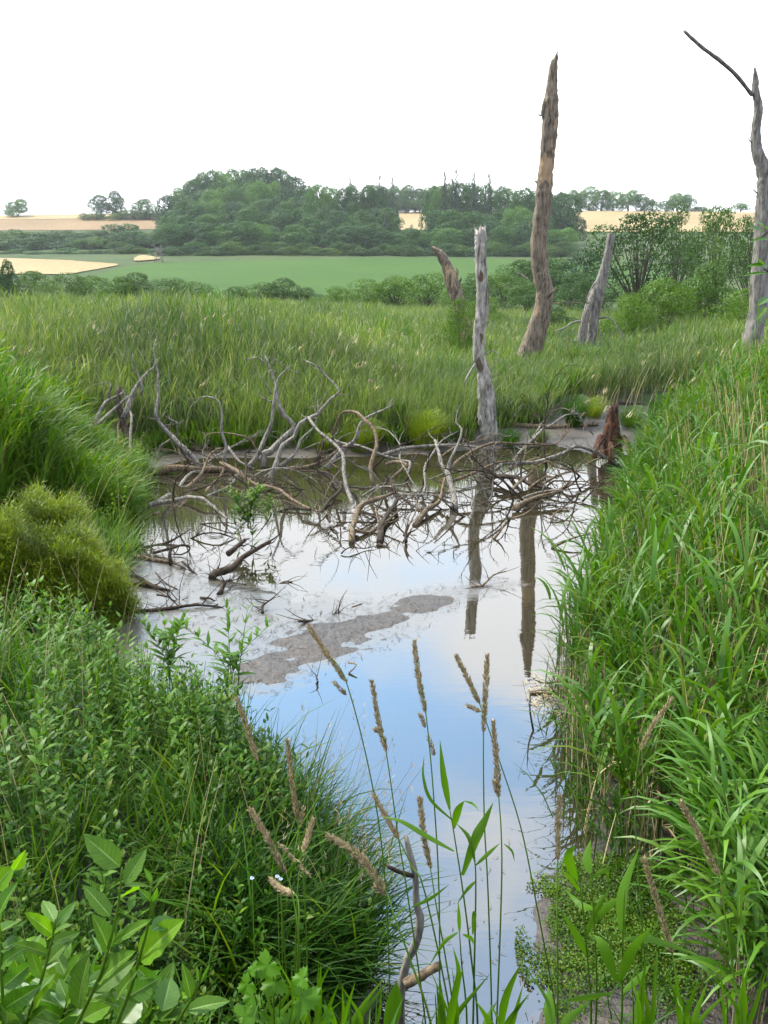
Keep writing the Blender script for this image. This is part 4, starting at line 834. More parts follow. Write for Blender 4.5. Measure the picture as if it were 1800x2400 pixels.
k = rng.random(len(x)) < .16; b = withz(np.stack([x[k], y[k]], -1))+np.stack([0*x[k]+.12, 0*x[k], Hmid(x[k], y[k], s[k])*.92], -1)
for i in range(9):
    V, F = blades(b+rng.normal(0, .02, b.shape), WIND+rng.normal(0, .5, len(b)), rng.uniform(.1, .7, len(b)), rng.uniform(.08, .2, len(b)), .012, .8, 2, [.5, 1, .1]); mb.add(V, F)
tag(mb.build('dead_reed_stems', [M['straw']]), 'scattered straw stems and plumes in the far reed bed', 'reeds', kind='stuff')
# low fringe along far shore
n = 5200; y = rng.uniform(14.6, 19.5, n); x = rng.uniform(-6.5, 8, n); s = sdf(POND, x, y); k = (s > .62+.35*fbm(x*1.2, y, 61)) & (s < 1.9) & (sdf(FMUD, x, y) > .25*rng.random(n)); x, y = x[k], y[k]
mb = MB(); P = withz(np.stack([x, y], -1))
for r_ in range(7):
    V, F = blades(P+np.stack([rng.normal(0, .06, len(P)), rng.normal(0, .06, len(P)), 0*P[:, 0]], -1), rng.random(len(P))*6.28, rng.uniform(.1, .6, len(P)), rng.uniform(.2, .6, len(P))*(.7+.8*vn(x, y, 5)), .02, rng.uniform(.2, 1, len(P)), 2, [.6, 1, .05]); mb.add(V, F)
tag(mb.build('waterside_plants', [M['shrub_y']]), 'low yellow-green plants fringing the far mud shore', 'waterside plants', kind='stuff')
# small rounded clumps on far shore
def clump(px, row, wpx, hpx, m, label, name='marsh_plant', n=1500, cat='plant', ls=.035, group=None):
    b = G0(px, row, .05); d = b[1]; w = wpx/FPX*d/2; h = hpx/FPX*d
    t = rng.random(n)**.6; a = rng.random(n)*6.28; rr = np.sqrt(rng.random(n))*w*.55
    base = np.stack([b[0]+rr*np.cos(a), d+rr*np.sin(a), np.full(n, float(hgt(b[0], d)))], -1)
    V, F = blades(base, a, rng.uniform(.0, .5, n)*w/h*1.6, h*(.5+.5*rng.random(n)), .006, .5, 3, [1, 1, .5]); mb = MB(); mb.add(V, F)
    k = n*3; tt = rng.random(k); a2 = rng.random(k)*6.28; zz = h*(.15+.85*tt**.8); rr2 = w*np.sqrt(np.clip(1-(tt*1.0-.25)**2, 0, 1))*np.sqrt(rng.random(k))*(.8+.4*vn(np.cos(a2)*3+px, tt*4, 3))
    C = np.stack([b[0]+rr2*np.cos(a2), d+rr2*np.sin(a2), base[0, 2]+zz*(.75+.3*vn(rr2*np.cos(a2)*6, rr2*np.sin(a2)*6, 7))], -1)
    V, F = blades(C, a2, rng.uniform(.2, 1.3, k), ls*(.6+.8*rng.random(k)), ls*.3, .4, 1, [1, .3]); mb.add(V, F)
    return tag(mb.build(name, [m], origin=(b[0], d, base[0, 2])), label, cat, group)
clump(850, 1052, 110, 80, M['bush_y'], 'feathery yellow-green clump on the far shore by the loosestrife', n=900)
clump(1000, 1046, 110, 95, M['bush_y'], 'feathery yellow-green clump next to the bleached trunk', n=900)
clump(760, 1056, 70, 45, M['bush_y'], 'low feathery clump beside the tangled branches', n=500)
clump(330, 1040, 80, 60, M['bush_y'], 'small feathery clump behind the broken root plate', n=500)
clump(1345, 1010, 70, 75, M['grass'], 'green sedge tuft growing on the mud log', n=600)
clump(1195, 1040, 70, 40, M['grass'], 'low sedge tuft at the mud edge east of the bleached trunk', n=400)
clump(1262, 1034, 60, 34, M['shrub_y'], 'yellowish tuft on the far mud beside the long log', n=400)
clump(1478, 1020, 90, 50, M['shrub_y'], 'yellowish tuft on the mud behind the rotten stump', n=500)
clump(1545, 1000, 90, 60, M['grass'], 'green tuft on the far mud by the eastern reeds', n=500)
clump(1385, 996, 90, 48, M['bush_y'], 'brownish tuft at the back of the far mud flat', n=500)
clump(925, 1030, 60, 90, M['grass'], 'dark narrow sedge tuft between the feathery clumps', n=500)
# pink loosestrife
for k, (px, row, h) in enumerate(((868, 1010, 105), (795, 1012, 75), (818, 1010, 95), (835, 1012, 70))):
    b = G0(px, row, .1); d = b[1]; e = empty('loosestrife', (b[0], d, float(hgt(b[0], d))), 'pink flower spike of loosestrife on the far shore', 'wildflower', 'loosestrife spikes on the far shore')
    q = MB(); H = h/FPX*d; addtube(q, [(0, 0, 0), (.02, 0, H*.6), (.03, 0, H)], [.008, .006, .003], sides=4); q.build('stem', M['stem'], e)
    q = MB(); n = 160; t = rng.random(n); C = np.stack([.03*t+rng.normal(0, .025, n), rng.normal(0, .025, n), H*(.5+.5*t)], -1); V, F = cards(C, rng.normal(size=(n, 3)), .022, .7); q.add(V, F); q.build('flower_spike', M['pink'], e)

# near east reed bed
edge_px = [(1560, 1040), (1500, 1110), (1475, 1200), (1440, 1300), (1400, 1400), (1365, 1500), (1345, 1600), (1350, 1690), (1372, 1790), (1395, 1890), (1425, 1980), (1480, 2060)]
E = np.array([G0(*p)[:2] for p in edge_px])
EP = np.vstack([E, [[2.6, 3.2], [9, 2.5], [14, 15.2], [6.5, 15.2]]])
BASEHOLE = np.array([G0(*p)[:2] for p in [(1420, 2010), (1560, 2060), (1640, 2300), (1560, 2420), (1200, 2420), (1250, 2100)]])
def eastbed(n, ylo, yhi, nleaf, ll, lw, segs, sw, m0, label, hf=1.0, lean0=.12, smax=5, smin=0):
    p = inpoly(EP, n*3); s = -sdf(EP, p[:, 0], p[:, 1]); k = (p[:, 1] > ylo) & (p[:, 1] < yhi) & (s > smin) & (s < smax) & (sdf(BASEHOLE, p[:, 0], p[:, 1]) > 0) & (p[:, 0] < p[:, 1]*.62+.6); p, s = p[k][:n], s[k][:n]
    H = np.interp(s, [0, .4, 1.0, 2.0, 4], [.62, .95, 1.35, 1.95, 2.25])*(.62+.62*rng.random(len(p)))*hf*np.interp(p[:, 1], [3, 6, 12], [.95, 1.0, 1.05])
    ln = lean0+.25*rng.random(len(p)); az = np.where(rng.random(len(p)) < .5, PI*.9, .3)+rng.normal(0, .8, len(p))
    mb = reedplants(withz(p), H, ln, az, nleaf, ll, lw, segs, sw, (0, 1), leaf0=.22, tilt=(.12, .75), curve=(.5, 1.9), stem_seg=5)
    tag(mb.build('reeds', m0), label, 'reeds', kind='stuff')
eastbed(1250, 2.5, 8.5, 10, .40, .020, 5, .006, [M['stem'], M['reed']], 'tall near reeds crowding the eastern bank', smax=3.2)
eastbed(950, 2.5, 8.5, 8, .44, .029, 5, .006, [M['stem'], M['reed_blue']], 'blue-green arching reeds among the eastern bank reeds', smax=3.2, lean0=.3)
eastbed(3200, 8.5, 15.2, 9, .42, .022, 4, .007, [M['stem'], M['reed']], 'reeds of the farther eastern bank leaning over the water', smax=4.5)
eastbed(500, 8.5, 15.2, 8, .42, .024, 4, .007, [M['stem'], M['reed_blue']], 'blue-green reeds in the farther eastern bank', smax=4.5, lean0=.3)
ED = np.vstack([E+np.array((-.16, 0)), (E+np.array((.7, 0)))[::-1]]); p = inpoly(ED, 1500); P = withz(p); mb = MB()
for k in range(4):
    V, F = blades(P+np.stack([rng.normal(0, .05, len(P)), rng.normal(0, .05, len(P)), 0*P[:, 0]], -1), rng.random(len(P))*6.28, rng.uniform(.0, .7, len(P)), rng.uniform(.12, .45, len(P))*(.5+.9*vn(p[:, 0]*3, p[:, 1]*2, 5)), .010, rng.uniform(.3, 1.3, len(P)), 3, [.6, 1, .6, .05]); mb.add(V, F)
tag(mb.build('sedge_grass', [M['grass']]), 'low grass at the waterline of the eastern reeds', 'grass', kind='stuff')
p = inpoly(ED, 1500); P = withz(p); mb = MB(); V, F = blades(P, rng.random(len(P))*6.28, rng.uniform(0, .2, len(P)), rng.uniform(.25, .6, len(P)), .007, .1, 2, [1, .9, .6], twist=rng.normal(0, 1, len(P))); mb.add(V, F)
tag(mb.build('dead_reed_stems', [M['straw']]), 'golden lower stems of the reeds along the eastern waterline', 'reeds', kind='stuff')
NR = np.array([G0(*q)[:2] for q in [(1600, 2090), (1900, 2000), (2050, 2400), (1720, 2480), (1640, 2260)]])
p = inpoly(NR, 150); mb = reedplants(withz(p), .85*(.6+.5*rng.random(150)), .25, rng.random(150)*6.28, 10, .36, .026, 5, .006, (0, 1), leaf0=.2, tilt=(.3, .9), curve=(.8, 1.9), stem_seg=5)
tag(mb.build('reeds', [M['straw'], M['reed_blue']]), 'blue-green reeds with arching leaves nearest the brown mud hole', 'reeds', kind='stuff')
# dead straw stems
p = inpoly(EP, 6600); s = -sdf(EP, p[:, 0], p[:, 1]); k = (s < 3) & (sdf(BASEHOLE, p[:, 0], p[:, 1]) > -.1) & (p[:, 0] < p[:, 1]*.62+.5); p, s = p[k], s[k]
H = np.interp(s, [0, .5, 1.2, 3], [.6, 1.1, 1.8, 2.4])*(.35+.8*rng.random(len(p))); mb = MB(); az = rng.random(len(p))*6.28
for off in (0, PI/2):
    V, F = blades(withz(p), az, rng.uniform(0, .22, len(p)) if off == 0 else .1, H, .0075, .15, 3, [1, .9, .6], twist=off); mb.add(V, F)
k = rng.random(len(p)) < .5; V, F = blades(withz(p[k])+np.array((0, 0, .3)), rng.random(k.sum())*6.28, .9, .22, .012, 1.4, 3, [.6, 1, .3]); mb.add(V, F)
tag(mb.build('dead_reed_stems', [M['straw']]), 'dry straw coloured reed stems standing in the eastern bed', 'reeds', kind='stuff')

# west reeds beside the snag
wp_px = [(215, 1085), (255, 1130), (280, 1200), (280, 1235), (290, 1250)]
WP = np.vstack([np.array([G0(*p)[:2] for p in wp_px]), [[-9.5, 10.2], [-10.5, 18], [-7.4, 18]]])
p = inpoly(WP, 5200); s = -sdf(np.vstack([WP]), p[:, 0], p[:, 1]); px_ = p[:, 0]/p[:, 1]*2100+900
H = np.interp(px_, [-300, 0, 90, 160, 220, 360], [1.75, 1.25, .85, .58, .38, .30])*(.6+.6*rng.random(len(p))+1.0*fbm(p[:, 0]*1.4, p[:, 1]*1.1, 55))
mb = reedplants(withz(p), H, .25+.35*rng.random(len(p)), .25+rng.normal(0, .5, len(p)), 9, .55, .021, 5, .007, (0, 0), leaf0=.15, azbias=.1, tilt=(.1, .8), curve=(.6, 1.6), stem_seg=5)
tag(mb.build('reeds', [M['reed_w']]), 'windblown reeds around the broken root plate on the western bank', 'reeds', kind='stuff')
# feathery bush
def feathery(px, row, wpx, hpx, label, n=9000):
    b = G0(px, row, .05); d = b[1]; w = wpx/FPX*d/2; h = hpx/FPX*d; z0 = float(hgt(b[0], d))
    u = rng.normal(size=(n, 3)); u /= np.linalg.norm(u, axis=1)[:, None]; u[:, 2] = np.abs(u[:, 2])
    R = (.45+.55*rng.random(n)**.6)*(.62+.6*vn(u[:, 0]*3.5+9+px, u[:, 1]*3+u[:, 2]*3, 4))
    C = np.stack([b[0]+u[:, 0]*w*R, d+u[:, 1]*w*R, z0+u[:, 2]*h*R], -1); mb = MB()
    az = np.arctan2(u[:, 1], u[:, 0])+rng.normal(0, .6, n)
    V, F = blades(C, az, rng.uniform(.0, .7, n), rng.uniform(.08, .26, n), .004, .8, 4, [.8, 1, .6, .1]); mb.add(V, F)
    for k in range(5):
        q = C+rng.normal(0, .04, C.shape); V, F = blades(q, rng.random(n)*6.28, rng.uniform(.2, 1.4, n), rng.uniform(.025, .06, n), .012, .3, 1, [1, .3]); mb.add(V, F)
    k = 260; a = rng.random(k)*6.28; V, F = blades(np.tile((b[0], d, z0), (k, 1)), a, rng.uniform(0, 1.2, k), w*.9, .006, -.4, 3, [1, 1, 1]); mb.add(V, F)
    return tag(mb.build('marsh_bush', [M['bush_y']], origin=(b[0], d, z0)), label, 'bush')
feathery(185, 1440, 285, 235, 'rounded feathery yellow-green bush nearest the dark shallows')
feathery(5, 1450, 290, 270, 'feathery yellow-green bush at the picture edge beside its rounded twin')
feathery(130, 1340, 270, 190, 'low feathery bush behind the two yellow-green ones')

WG = np.array([G0(*p)[:2] for p in [(335, 1100), (340, 1180), (300, 1240), (305, 1320), (230, 1440), (190, 1500), (-200, 1560), (-350, 1200), (-100, 1060)]])
p = inpoly(WG, 5000); P = withz(p); mb = MB()
for k in range(6):
    V, F = blades(P+np.stack([rng.normal(0, .05, len(P)), rng.normal(0, .05, len(P)), 0*P[:, 0]], -1), rng.random(len(P))*6.28, rng.uniform(.1, .8, len(P)), rng.uniform(.2, .6, len(P))*(.5+.9*vn(p[:, 0]*1.5, p[:, 1], 5)), .013, rng.uniform(.3, 1.3, len(P)), 3, [.6, 1, .6, .05]); mb.add(V, F)
tag(mb.build('sedge_grass', [M['reed_w']]), 'sedges and low grass along the western waterline', 'grass', kind='stuff')
# herbs on the near west bank
HB_px = [(190, 1500), (260, 1585), (420, 1690), (560, 1830), (660, 1990), (690, 2060), (660, 2120)]
HP = np.vstack([np.array([G0(*p)[:2] for p in HB_px]), [[-.75, 3.0], [-1.6, 2.2], [-4.5, 2.2], [-6.2, 8.3]]])
def herbs(pos, H, nl, ll, lw, mi_leaf, mb, droop=(.3, 1.0), stemw=.006, rise=1.0):
    N = len(pos); lean = rng.uniform(0, .22, N); la = rng.random(N)*6.28
    V, F = blades(pos, la, lean, H, stemw, .1, 2, [1, .7, .4], twist=np.cos(la)*1.3); mb.add(V, F, 0)
    for k in range(nl):
        t = .12+.88*(k+.5)/nl; b = pos+np.stack([np.sin(lean)*np.cos(la)*H*t, np.sin(lean)*np.sin(la)*H*t, np.cos(lean)*H*t], -1)
        a0 = k*PI/2+la; L = ll*(1.15-.65*t)*(.7+.6*rng.random(N))
        for o in (0, PI):
            V, F = blades(b, a0+o+rng.normal(0, .35, N), rng.uniform(.7, 1.2, N)*rise*(1.15-.5*t), L, lw*(.8+.4*rng.random(N)), rng.uniform(*droop, N), 3, [.15, 1, .7, .03], twist=rng.normal(0, .25, N)); mb.add(V, F, mi_leaf)
p = inpoly(HP, 1050); s = -sdf(HP, p[:, 0], p[:, 1]); H = np.interp(s, [0, .3, 1.0, 2], [.50, .66, .78, .8])*(.45+.6*rng.random(len(p))+.9*fbm(p[:, 0]*1.8, p[:, 1]*1.8, 93, 3))*np.interp(p[:, 1], [2.2, 3.5, 5, 8], [.55, .8, .95, .9])
mb = MB(); herbs(withz(p), H, 13, .085, .021, 1, mb); 
tag(mb.build('wild_herbs', [M['stem'], M['herb']]), 'dense leafy herbs covering the near western bank', 'herbs', kind='stuff')
WH = np.array([G0(*q)[:2] for q in [(330, 1090), (340, 1180), (305, 1240), (290, 1290), (150, 1260), (-60, 1180), (60, 1080)]])
p = inpoly(WH, 620); mb = MB(); herbs(withz(p), (.35+.45*rng.random(620))*(.6+.8*vn(p[:, 0]*1.6, p[:, 1]*1.2, 23)), 10, .075, .020, 1, mb)
tag(mb.build('wild_herbs', [M['stem'], M['herb_y']]), 'yellowish herbs along the water in front of the windblown reeds', 'herbs', kind='stuff')
p = inpoly(np.vstack([WP, WH]), 420); P = withz(p); px2 = p[:, 0]/p[:, 1]*2100+900; mb = MB()
V, F = blades(P, rng.normal(0, 1, 420), rng.uniform(0, .35, 420), np.interp(px2, [0, 150, 330], [1.9, 1.0, .7])*(.5+.6*rng.random(420)), .008, .5, 4, [1, .9, .4], twist=1.2); mb.add(V, F)
tag(mb.build('dead_reed_stems', [M['straw']]), 'dry stems standing among the windblown western reeds', 'reeds', kind='stuff')
p = inpoly(HP, 260); mb = MB(); herbs(withz(p), np.interp(-sdf(HP, p[:, 0], p[:, 1]), [0, .5, 2], [.5, .8, .95])*(.7+.4*rng.random(260))*np.interp(p[:, 1], [2.2, 3.5, 5], [.5, .8, 1]), 9, .11, .026, 1, mb)
tag(mb.build('wild_herbs', [M['stem'], M['herb_pale']]), 'paler broad leaved herbs scattered through the western bank', 'herbs', kind='stuff')
HC = np.array([G0(*q)[:2] for q in [(470, 1800), (560, 1880), (640, 1990), (690, 2080), (700, 2150), (600, 2150), (500, 2000), (430, 1880)]])
p = inpoly(HC, 480); mb = MB(); herbs(withz(p), .72*(.6+.55*rng.random(480)), 13, .08, .017, 1, mb)
tag(mb.build('wild_herbs', [M['stem'], M['herb']]), 'narrow leaved herbs at the corner of the western bank above the tussock', 'herbs', kind='stuff')
p = inpoly(HP, 1500); P = withz(p); mb = MB(); nz = vn(p[:, 0]*1.3, p[:, 1]*1.3, 17)
for k in range(5):
    V, F = blades(P+np.stack([rng.normal(0, .03, len(P)), rng.normal(0, .03, len(P)), 0*P[:, 0]], -1), rng.random(len(P))*6.28, rng.uniform(0, .35, len(P)), rng.uniform(.5, .95, len(P))*(.35+.8*nz)*np.interp(p[:, 1], [2.2, 3.5, 5], [.5, .8, 1]), .010, rng.uniform(.2, 1.5, len(P)), 4, [.7, 1, .7, .04], twist=rng.normal(0, .5, len(P))); mb.add(V, F)
tag(mb.build('grass', [M['reed']]), 'taller grass blades rising through the western bank herbs', 'grass', kind='stuff')
p = inpoly(HP, 150); mb = MB(); P = withz(p); h = .7+.45*rng.random(150)
V, F = blades(P, rng.random(150)*6.28, .1, h, .006, .3, 3, [1, .8, .4], twist=1.3); mb.add(V, F)
tag(mb.build('dead_stems', [M['straw']]), 'thin dry stems among the western bank herbs', 'stems', kind='stuff')
# grass under and around
def turf(poly, n, H, w, m, label, name='grass', zof=0, lean=(.05, .7), az=None, pad=0, seg=4):
    p = inpoly(poly, n, pad); P = withz(p, zof); mb = MB()
    V, F = blades(P, rng.random(n)*6.28 if az is None else az+rng.normal(0, .9, n), rng.uniform(*lean, n), H*(.5+.8*rng.random(n)), w, rng.uniform(.3, 1.6, n), seg, [.7, 1, .7, .05], twist=rng.normal(0, .5, n)); mb.add(V, F)
    tag(mb.build(name, [m]), label, 'grass', kind='stuff')
turf(HP, 9000, .38, .007, M['grass'], 'grass growing between the western bank herbs')
TS = np.array([G0(*p)[:2] for p in [(560, 1930), (650, 1960), (740, 2060), (800, 2160), (850, 2260), (860, 2340), (600, 2500), (430, 2300), (420, 2050)]])
turf(TS, 4200, .55, .010, M['dark_grass'], 'dark grass tussock overhanging the water', lean=(.0, .5), az=.1)
FB = np.array([[-1.9, 1.5], [-1.3, 3.0], [-.55, 3.3], [-.25, 3.05], [.25, 2.75], [.7, 2.6], [1.3, 2.5], [2.4, 2.6], [3.0, 1.5]])
turf(FB, 5200, .30, .007, M['grass'], 'grass along the foot of the near bank')
turf(np.array([[1.6, 1.6], [5.5, 1.6], [6.5, 4.5], [3.6, 3.6], [2.6, 2.7]]), 6000, .32, .008, M['grass'], 'grass on the dry bank south of the eastern reeds')
turf(np.array([G0(*p)[:2] for p in [(1440, 2080), (1560, 2060), (1800, 2200), (1900, 2450), (1300, 2450), (1330, 2350), (1480, 2300)]]), 260, .24, .008, M['grass'], 'short grass by the weedy eastern shallows')
n = 46; q2 = np.array([G0(*q)[:2] for q in [(640, 2010), (700, 2010), (830, 2200), (850, 2290), (760, 2250)]]); p = inpoly(q2, n); P = withz(p); mb = MB(); h = .45+.6*rng.random(n); az_ = rng.normal(0, 1.0, n)
V, F = blades(P, az_, rng.uniform(0, .3, n), h, .0035, rng.uniform(.1, .7, n), 6, [1, .8, .4], twist=1.2); mb.add(V, F); tips = V.reshape(n, -1, 3)[:, -1]
for k in range(14):
    V, F = blades(tips-np.array((0, 0, 1))*(.012*k)+rng.normal(0, .006, tips.shape), rng.random(n)*6.28, rng.uniform(.3, 1.0, n), .02, .004, .2, 1, [1, .3]); mb.add(V, F)
tag(mb.build('fine_grass', [M['head']]), 'thin flowering grass stems fringing the dark tussock', 'grass', kind='stuff')
n = 520; p = inpoly(TS, n); V, F = blades(withz(p), rng.random(n)*6.28, rng.uniform(0, .6, n), rng.uniform(.5, .95, n), .012, rng.uniform(.3, 1.8, n), 6, [.6, 1, .8, .5, .03], twist=rng.normal(0, .6, n)); mb = MB(); mb.add(V, F)
tag(mb.build('grass', [M['reed']]), 'stray long blades sticking out of the dark tussock', 'grass', kind='stuff')
p = inpoly(TS, 150); mb = MB(); herbs(withz(p), .5*(.5+.6*rng.random(150)), 9, .07, .018, 1, mb); tag(mb.build('wild_herbs', [M['stem'], M['herb']]), 'small herbs growing through the dark tussock', 'herbs', kind='stuff')
# leafy ground cover at bottom left and bottom centre
q_ = inpoly(np.array([[-1.6, 1.6], [-1.4, 3.1], [-.5, 3.2], [-.1, 2.95], [-.1, 2.3], [-.5, 1.6]]), 420); mb = MB(); herbs(withz(q_), .2+.2*rng.random(420), 7, .05, .016, 1, mb)
tag(mb.build('wild_herbs', [M['stem'], M['herb']]), 'small low herbs under the willow shoots', 'herbs', kind='stuff')
# water weed mat
p = inpoly(WEED, 42000, .13); sw_ = sdf(WEED, p[:, 0], p[:, 1]); k = rng.random(len(p)) < np.clip(.55-sw_*3.0+2.6*fbm(p[:, 0]*4, p[:, 1]*4, 71), 0, 1); p = p[k]
C = np.stack([p[:, 0], p[:, 1], np.maximum(hgt(p[:, 0], p[:, 1]), 0)+.008+.02*rng.random(len(p))], -1); V, F = cards(C, rng.normal(size=C.shape)*.6+np.array((0, 0, 1)), .008, .6); mb = MB(); mb.add(V, F)
tag(mb.build('water_weed', [M['weed']]), 'bright green floating weed mat in the eastern shallows', 'water weed', kind='stuff')
# debris on mud: bits of reed and twigs
def litter(poly, n, L, m, label, pad=.1):
    p = inpoly(poly, n, pad); P = np.stack([p[:, 0], p[:, 1], np.maximum(hgt(p[:, 0], p[:, 1]), 0)+.006], -1); mb = MB()
    V, F = blades(P, rng.random(n)*6.28, 1.45+rng.normal(0, .12, n), L*(.3+rng.random(n)), L*.03+.003, .05, 2, [1, .9, .5]); mb.add(V, F)
    tag(mb.build('plant_litter', [m]), label, 'litter', kind='stuff')
litter(WEED, 260, .03, M['drift'], 'broken straw lying in the weedy shallows', .5)
litter(BAR, 700, .05, M['driftd'], 'dark bits of bark strewn over the mud bar', .15)
litter(SHAL, 500, .09, M['driftd'], 'dark twigs lying in the thin water', .1)
litter(np.array([G0(*p)[:2] for p in [(1260, 1600), (1400, 1560), (1420, 1680), (1280, 1660)]]), 420, .09, M['straw'], 'flattened straw on the small mud spit', .1)
litter(EP, 4000, .2, M['straw'], 'fallen straw at the feet of the eastern reeds', .1)

# ------------------------------------------------------------------ single plants
def leafyplant(name, label, px, row, toprow, n, ll, lw, m, lean=0.0, az=0.0, cat='plant', group=None, fold=1.0, branches=0):
    b = G0(px, row, 0.0); d = b[1]; z0 = float(hgt(b[0], d)); H = max(.15, W(px, toprow, d).z-z0); e = empty(name, (b[0], d, z0), label, cat, group)
    S = MB(); Lf = MB()
    def stalk(o, H, az, lean, r):
        pts = [np.array(o)+np.array((math.sin(lean*t)*math.cos(az)*H*t, math.sin(lean*t)*math.sin(az)*H*t, H*t)) for t in np.linspace(0, 1, 6)]
        addtube(S, pts, np.linspace(r, r*.3, 6), sides=5)
        k = n; t = np.linspace(.15, 1, k); B = np.array([np.interp(t, np.linspace(0, 1, 6), [q[i] for q in pts]) for i in range(3)]).T
        for o2 in (0, PI):
            V, F = blades(B, np.arange(k)*PI/2+o2+rng.normal(0, .3, k), rng.uniform(.6, 1.1, k)*(1.2-.6*t), ll*(1.2-.75*t)*(.8+.4*rng.random(k)), lw*(1.2-.5*t), rng.uniform(.3, 1.1, k), 5, [.1, .7, 1, .75, .35, .02], twist=rng.normal(0, .2, k)); Lf.add(V, F)
    stalk((0, 0, 0), H, az, lean, .005)
    for i in range(branches):
        t = random.uniform(.45, .85); stalk((0, 0, H*t), H*(1-t)*.9, random.random()*6.28, .7, .003)
    S.build('stem', M['stem'], e); Lf.build('leaves', m, e); return e
leafyplant('willowherb', 'tall pale green willowherb, taller of the two above the mud bar end', 553, 1840, 1430, 13, .15, .028, M['herb_pale'], .1, 0, branches=3)
leafyplant('willowherb', 'tall willowherb with broad leaves beside the taller pale one', 412, 1800, 1455, 15, .15, .032, M['herb_pale'], .08, 2, branches=3)
leafyplant('willowherb', 'leafy herb top standing over the dark shallows', 210, 1680, 1432, 12, .12, .03, M['herb'], .3, .5, branches=2)
leafyplant('willowherb', 'leafy herb at the bank corner below the feathery bush', 90, 1640, 1420, 12, .13, .035, M['herb'], .1, 2, branches=3)
leafyplant('water_plant', 'bushy green sprout growing from the water in front of the fallen tree', 590, 1282, 1140, 12, .18, .03, M['weed'], .1, .3, branches=8)
leafyplant('water_plant', 'second green sprout beside the bushy one in the water', 565, 1275, 1190, 9, .16, .025, M['weed'], .2, 3, branches=5)
leafyplant('water_plant', 'slender green sprout rising beside the bushy one', 628, 1270, 1165, 9, .14, .022, M['weed'], .2, 0, branches=5)

# small-reed stalks in front of the water: tip, head end, stem points
stalks = [
 ('bent seed head arching over the mud bar, tallest of the thin stalks', [(724, 1470), (765, 1530), (812, 1599)], [(875, 1852), (905, 2096), (915, 2420)], 2.5, [((781, 1598), (812, 1628))]),
 ('upright seed head standing between the arched one and the straight middle one', [(872, 1597), (885, 1680), (905, 1762)], [(934, 1965), (955, 2096), (1000, 2420)], 2.4, [((878, 1708), (892, 1718))]),
 ('straight plump seed head with a small drooping side spikelet', [(971, 1502), (980, 1580), (998, 1671)], [(1016, 1861), (1029, 2096), (1030, 2420)], 2.4, [((985, 1675), (997, 1705)), ((1005, 1728), (1018, 1772))]),
 ('straight thick seed head crossed by a thinner slanting one', [(1142, 1536), (1138, 1620), (1133, 1716)], [(1135, 1920), (1144, 2096), (1153, 2420)], 2.35, [((1095, 1654), (1128, 1668))]),
 ('seed head on the stalk next to the crossed pair', [(1156, 1689), (1163, 1780), (1169, 1870)], [(1175, 1960), (1175, 2096), (1163, 2420)], 2.3, [((1158, 1830), (1165, 1860))]),
 ('thin seed head slanting behind the straight thick one', [(1070, 1538), (1096, 1590), (1124, 1649)], [(1174, 1793), (1219, 1933), (1253, 2096), (1310, 2420)], 2.5, []),
 ('slim seed head hanging low above the big crossed reed leaf', [(984, 1870), (992, 1950), (1009, 2037)], [(1022, 2120), (1045, 2250), (1068, 2420)], 2.2, []),
 ('slanting seed head crossing two stalks over the water', [(875, 1861), (905, 1915), (934, 1965)], [(965, 2030), (997, 2096), (1062, 2420)], 2.3, []),
 ('big fluffy seed head bowing to the west over the water', [(769, 1958), (840, 2005), (903, 2087)], [(925, 2150), (965, 2260), (1015, 2420)], 1.9, [((878, 2078), (905, 2098))]),
 ('tall rusty seed head in front of the herb bank edge', [(674, 1735), (684, 1830), (697, 1920)], [(705, 2000), (715, 2120), (725, 2420)], 2.4, [((712, 1890), (703, 1935))]),
 ('seed head among the herbs beneath the pale willowherb', [(555, 1635), (580, 1710), (604, 1784)], [(625, 1860), (650, 2000), (680, 2420)], 2.6, []),
 ('straw coloured drooping seed head against the dark grass tussock', [(588, 1897), (625, 1960), (672, 2050)], [(690, 2120), (700, 2200), (705, 2420)], 2.1, [((725, 2050), (650, 1975))]),
 ('short seed head leaning beside the rusty tall one', [(733, 1920), (722, 1960), (710, 1997)], [(700, 2060), (695, 2150), (690, 2420)], 2.4, []),
 ('brown upright seed head close to the weedy eastern shallows', [(1312, 1866), (1308, 1940), (1307, 2016)], [(1306, 2100), (1306, 2200), (1306, 2420)], 2.2, []),
 ('golden seed head slanting up in front of the eastern reeds', [(1576, 1636), (1530, 1700), (1500, 1759)], [(1488, 1900), (1500, 2100), (1520, 2420)], 2.7, []),
 ('heavy dark seed head leaning across the eastern reeds', [(1596, 1880), (1640, 1960), (1685, 2052)], [(1700, 2150), (1722, 2300), (1740, 2420)], 2.1, []),
 ('dark grey seed head above the brown mud hole', [(1509, 2012), (1545, 2130), (1576, 2236)], [(1584, 2300), (1590, 2350), (1600, 2420)], 2.0, []),
 ('ragged seed head fallen low on the tussock beside white flowers', [(635, 2062), (660, 2085), (690, 2095)], [(700, 2120), (700, 2200), (690, 2420)], 2.1, []),
]
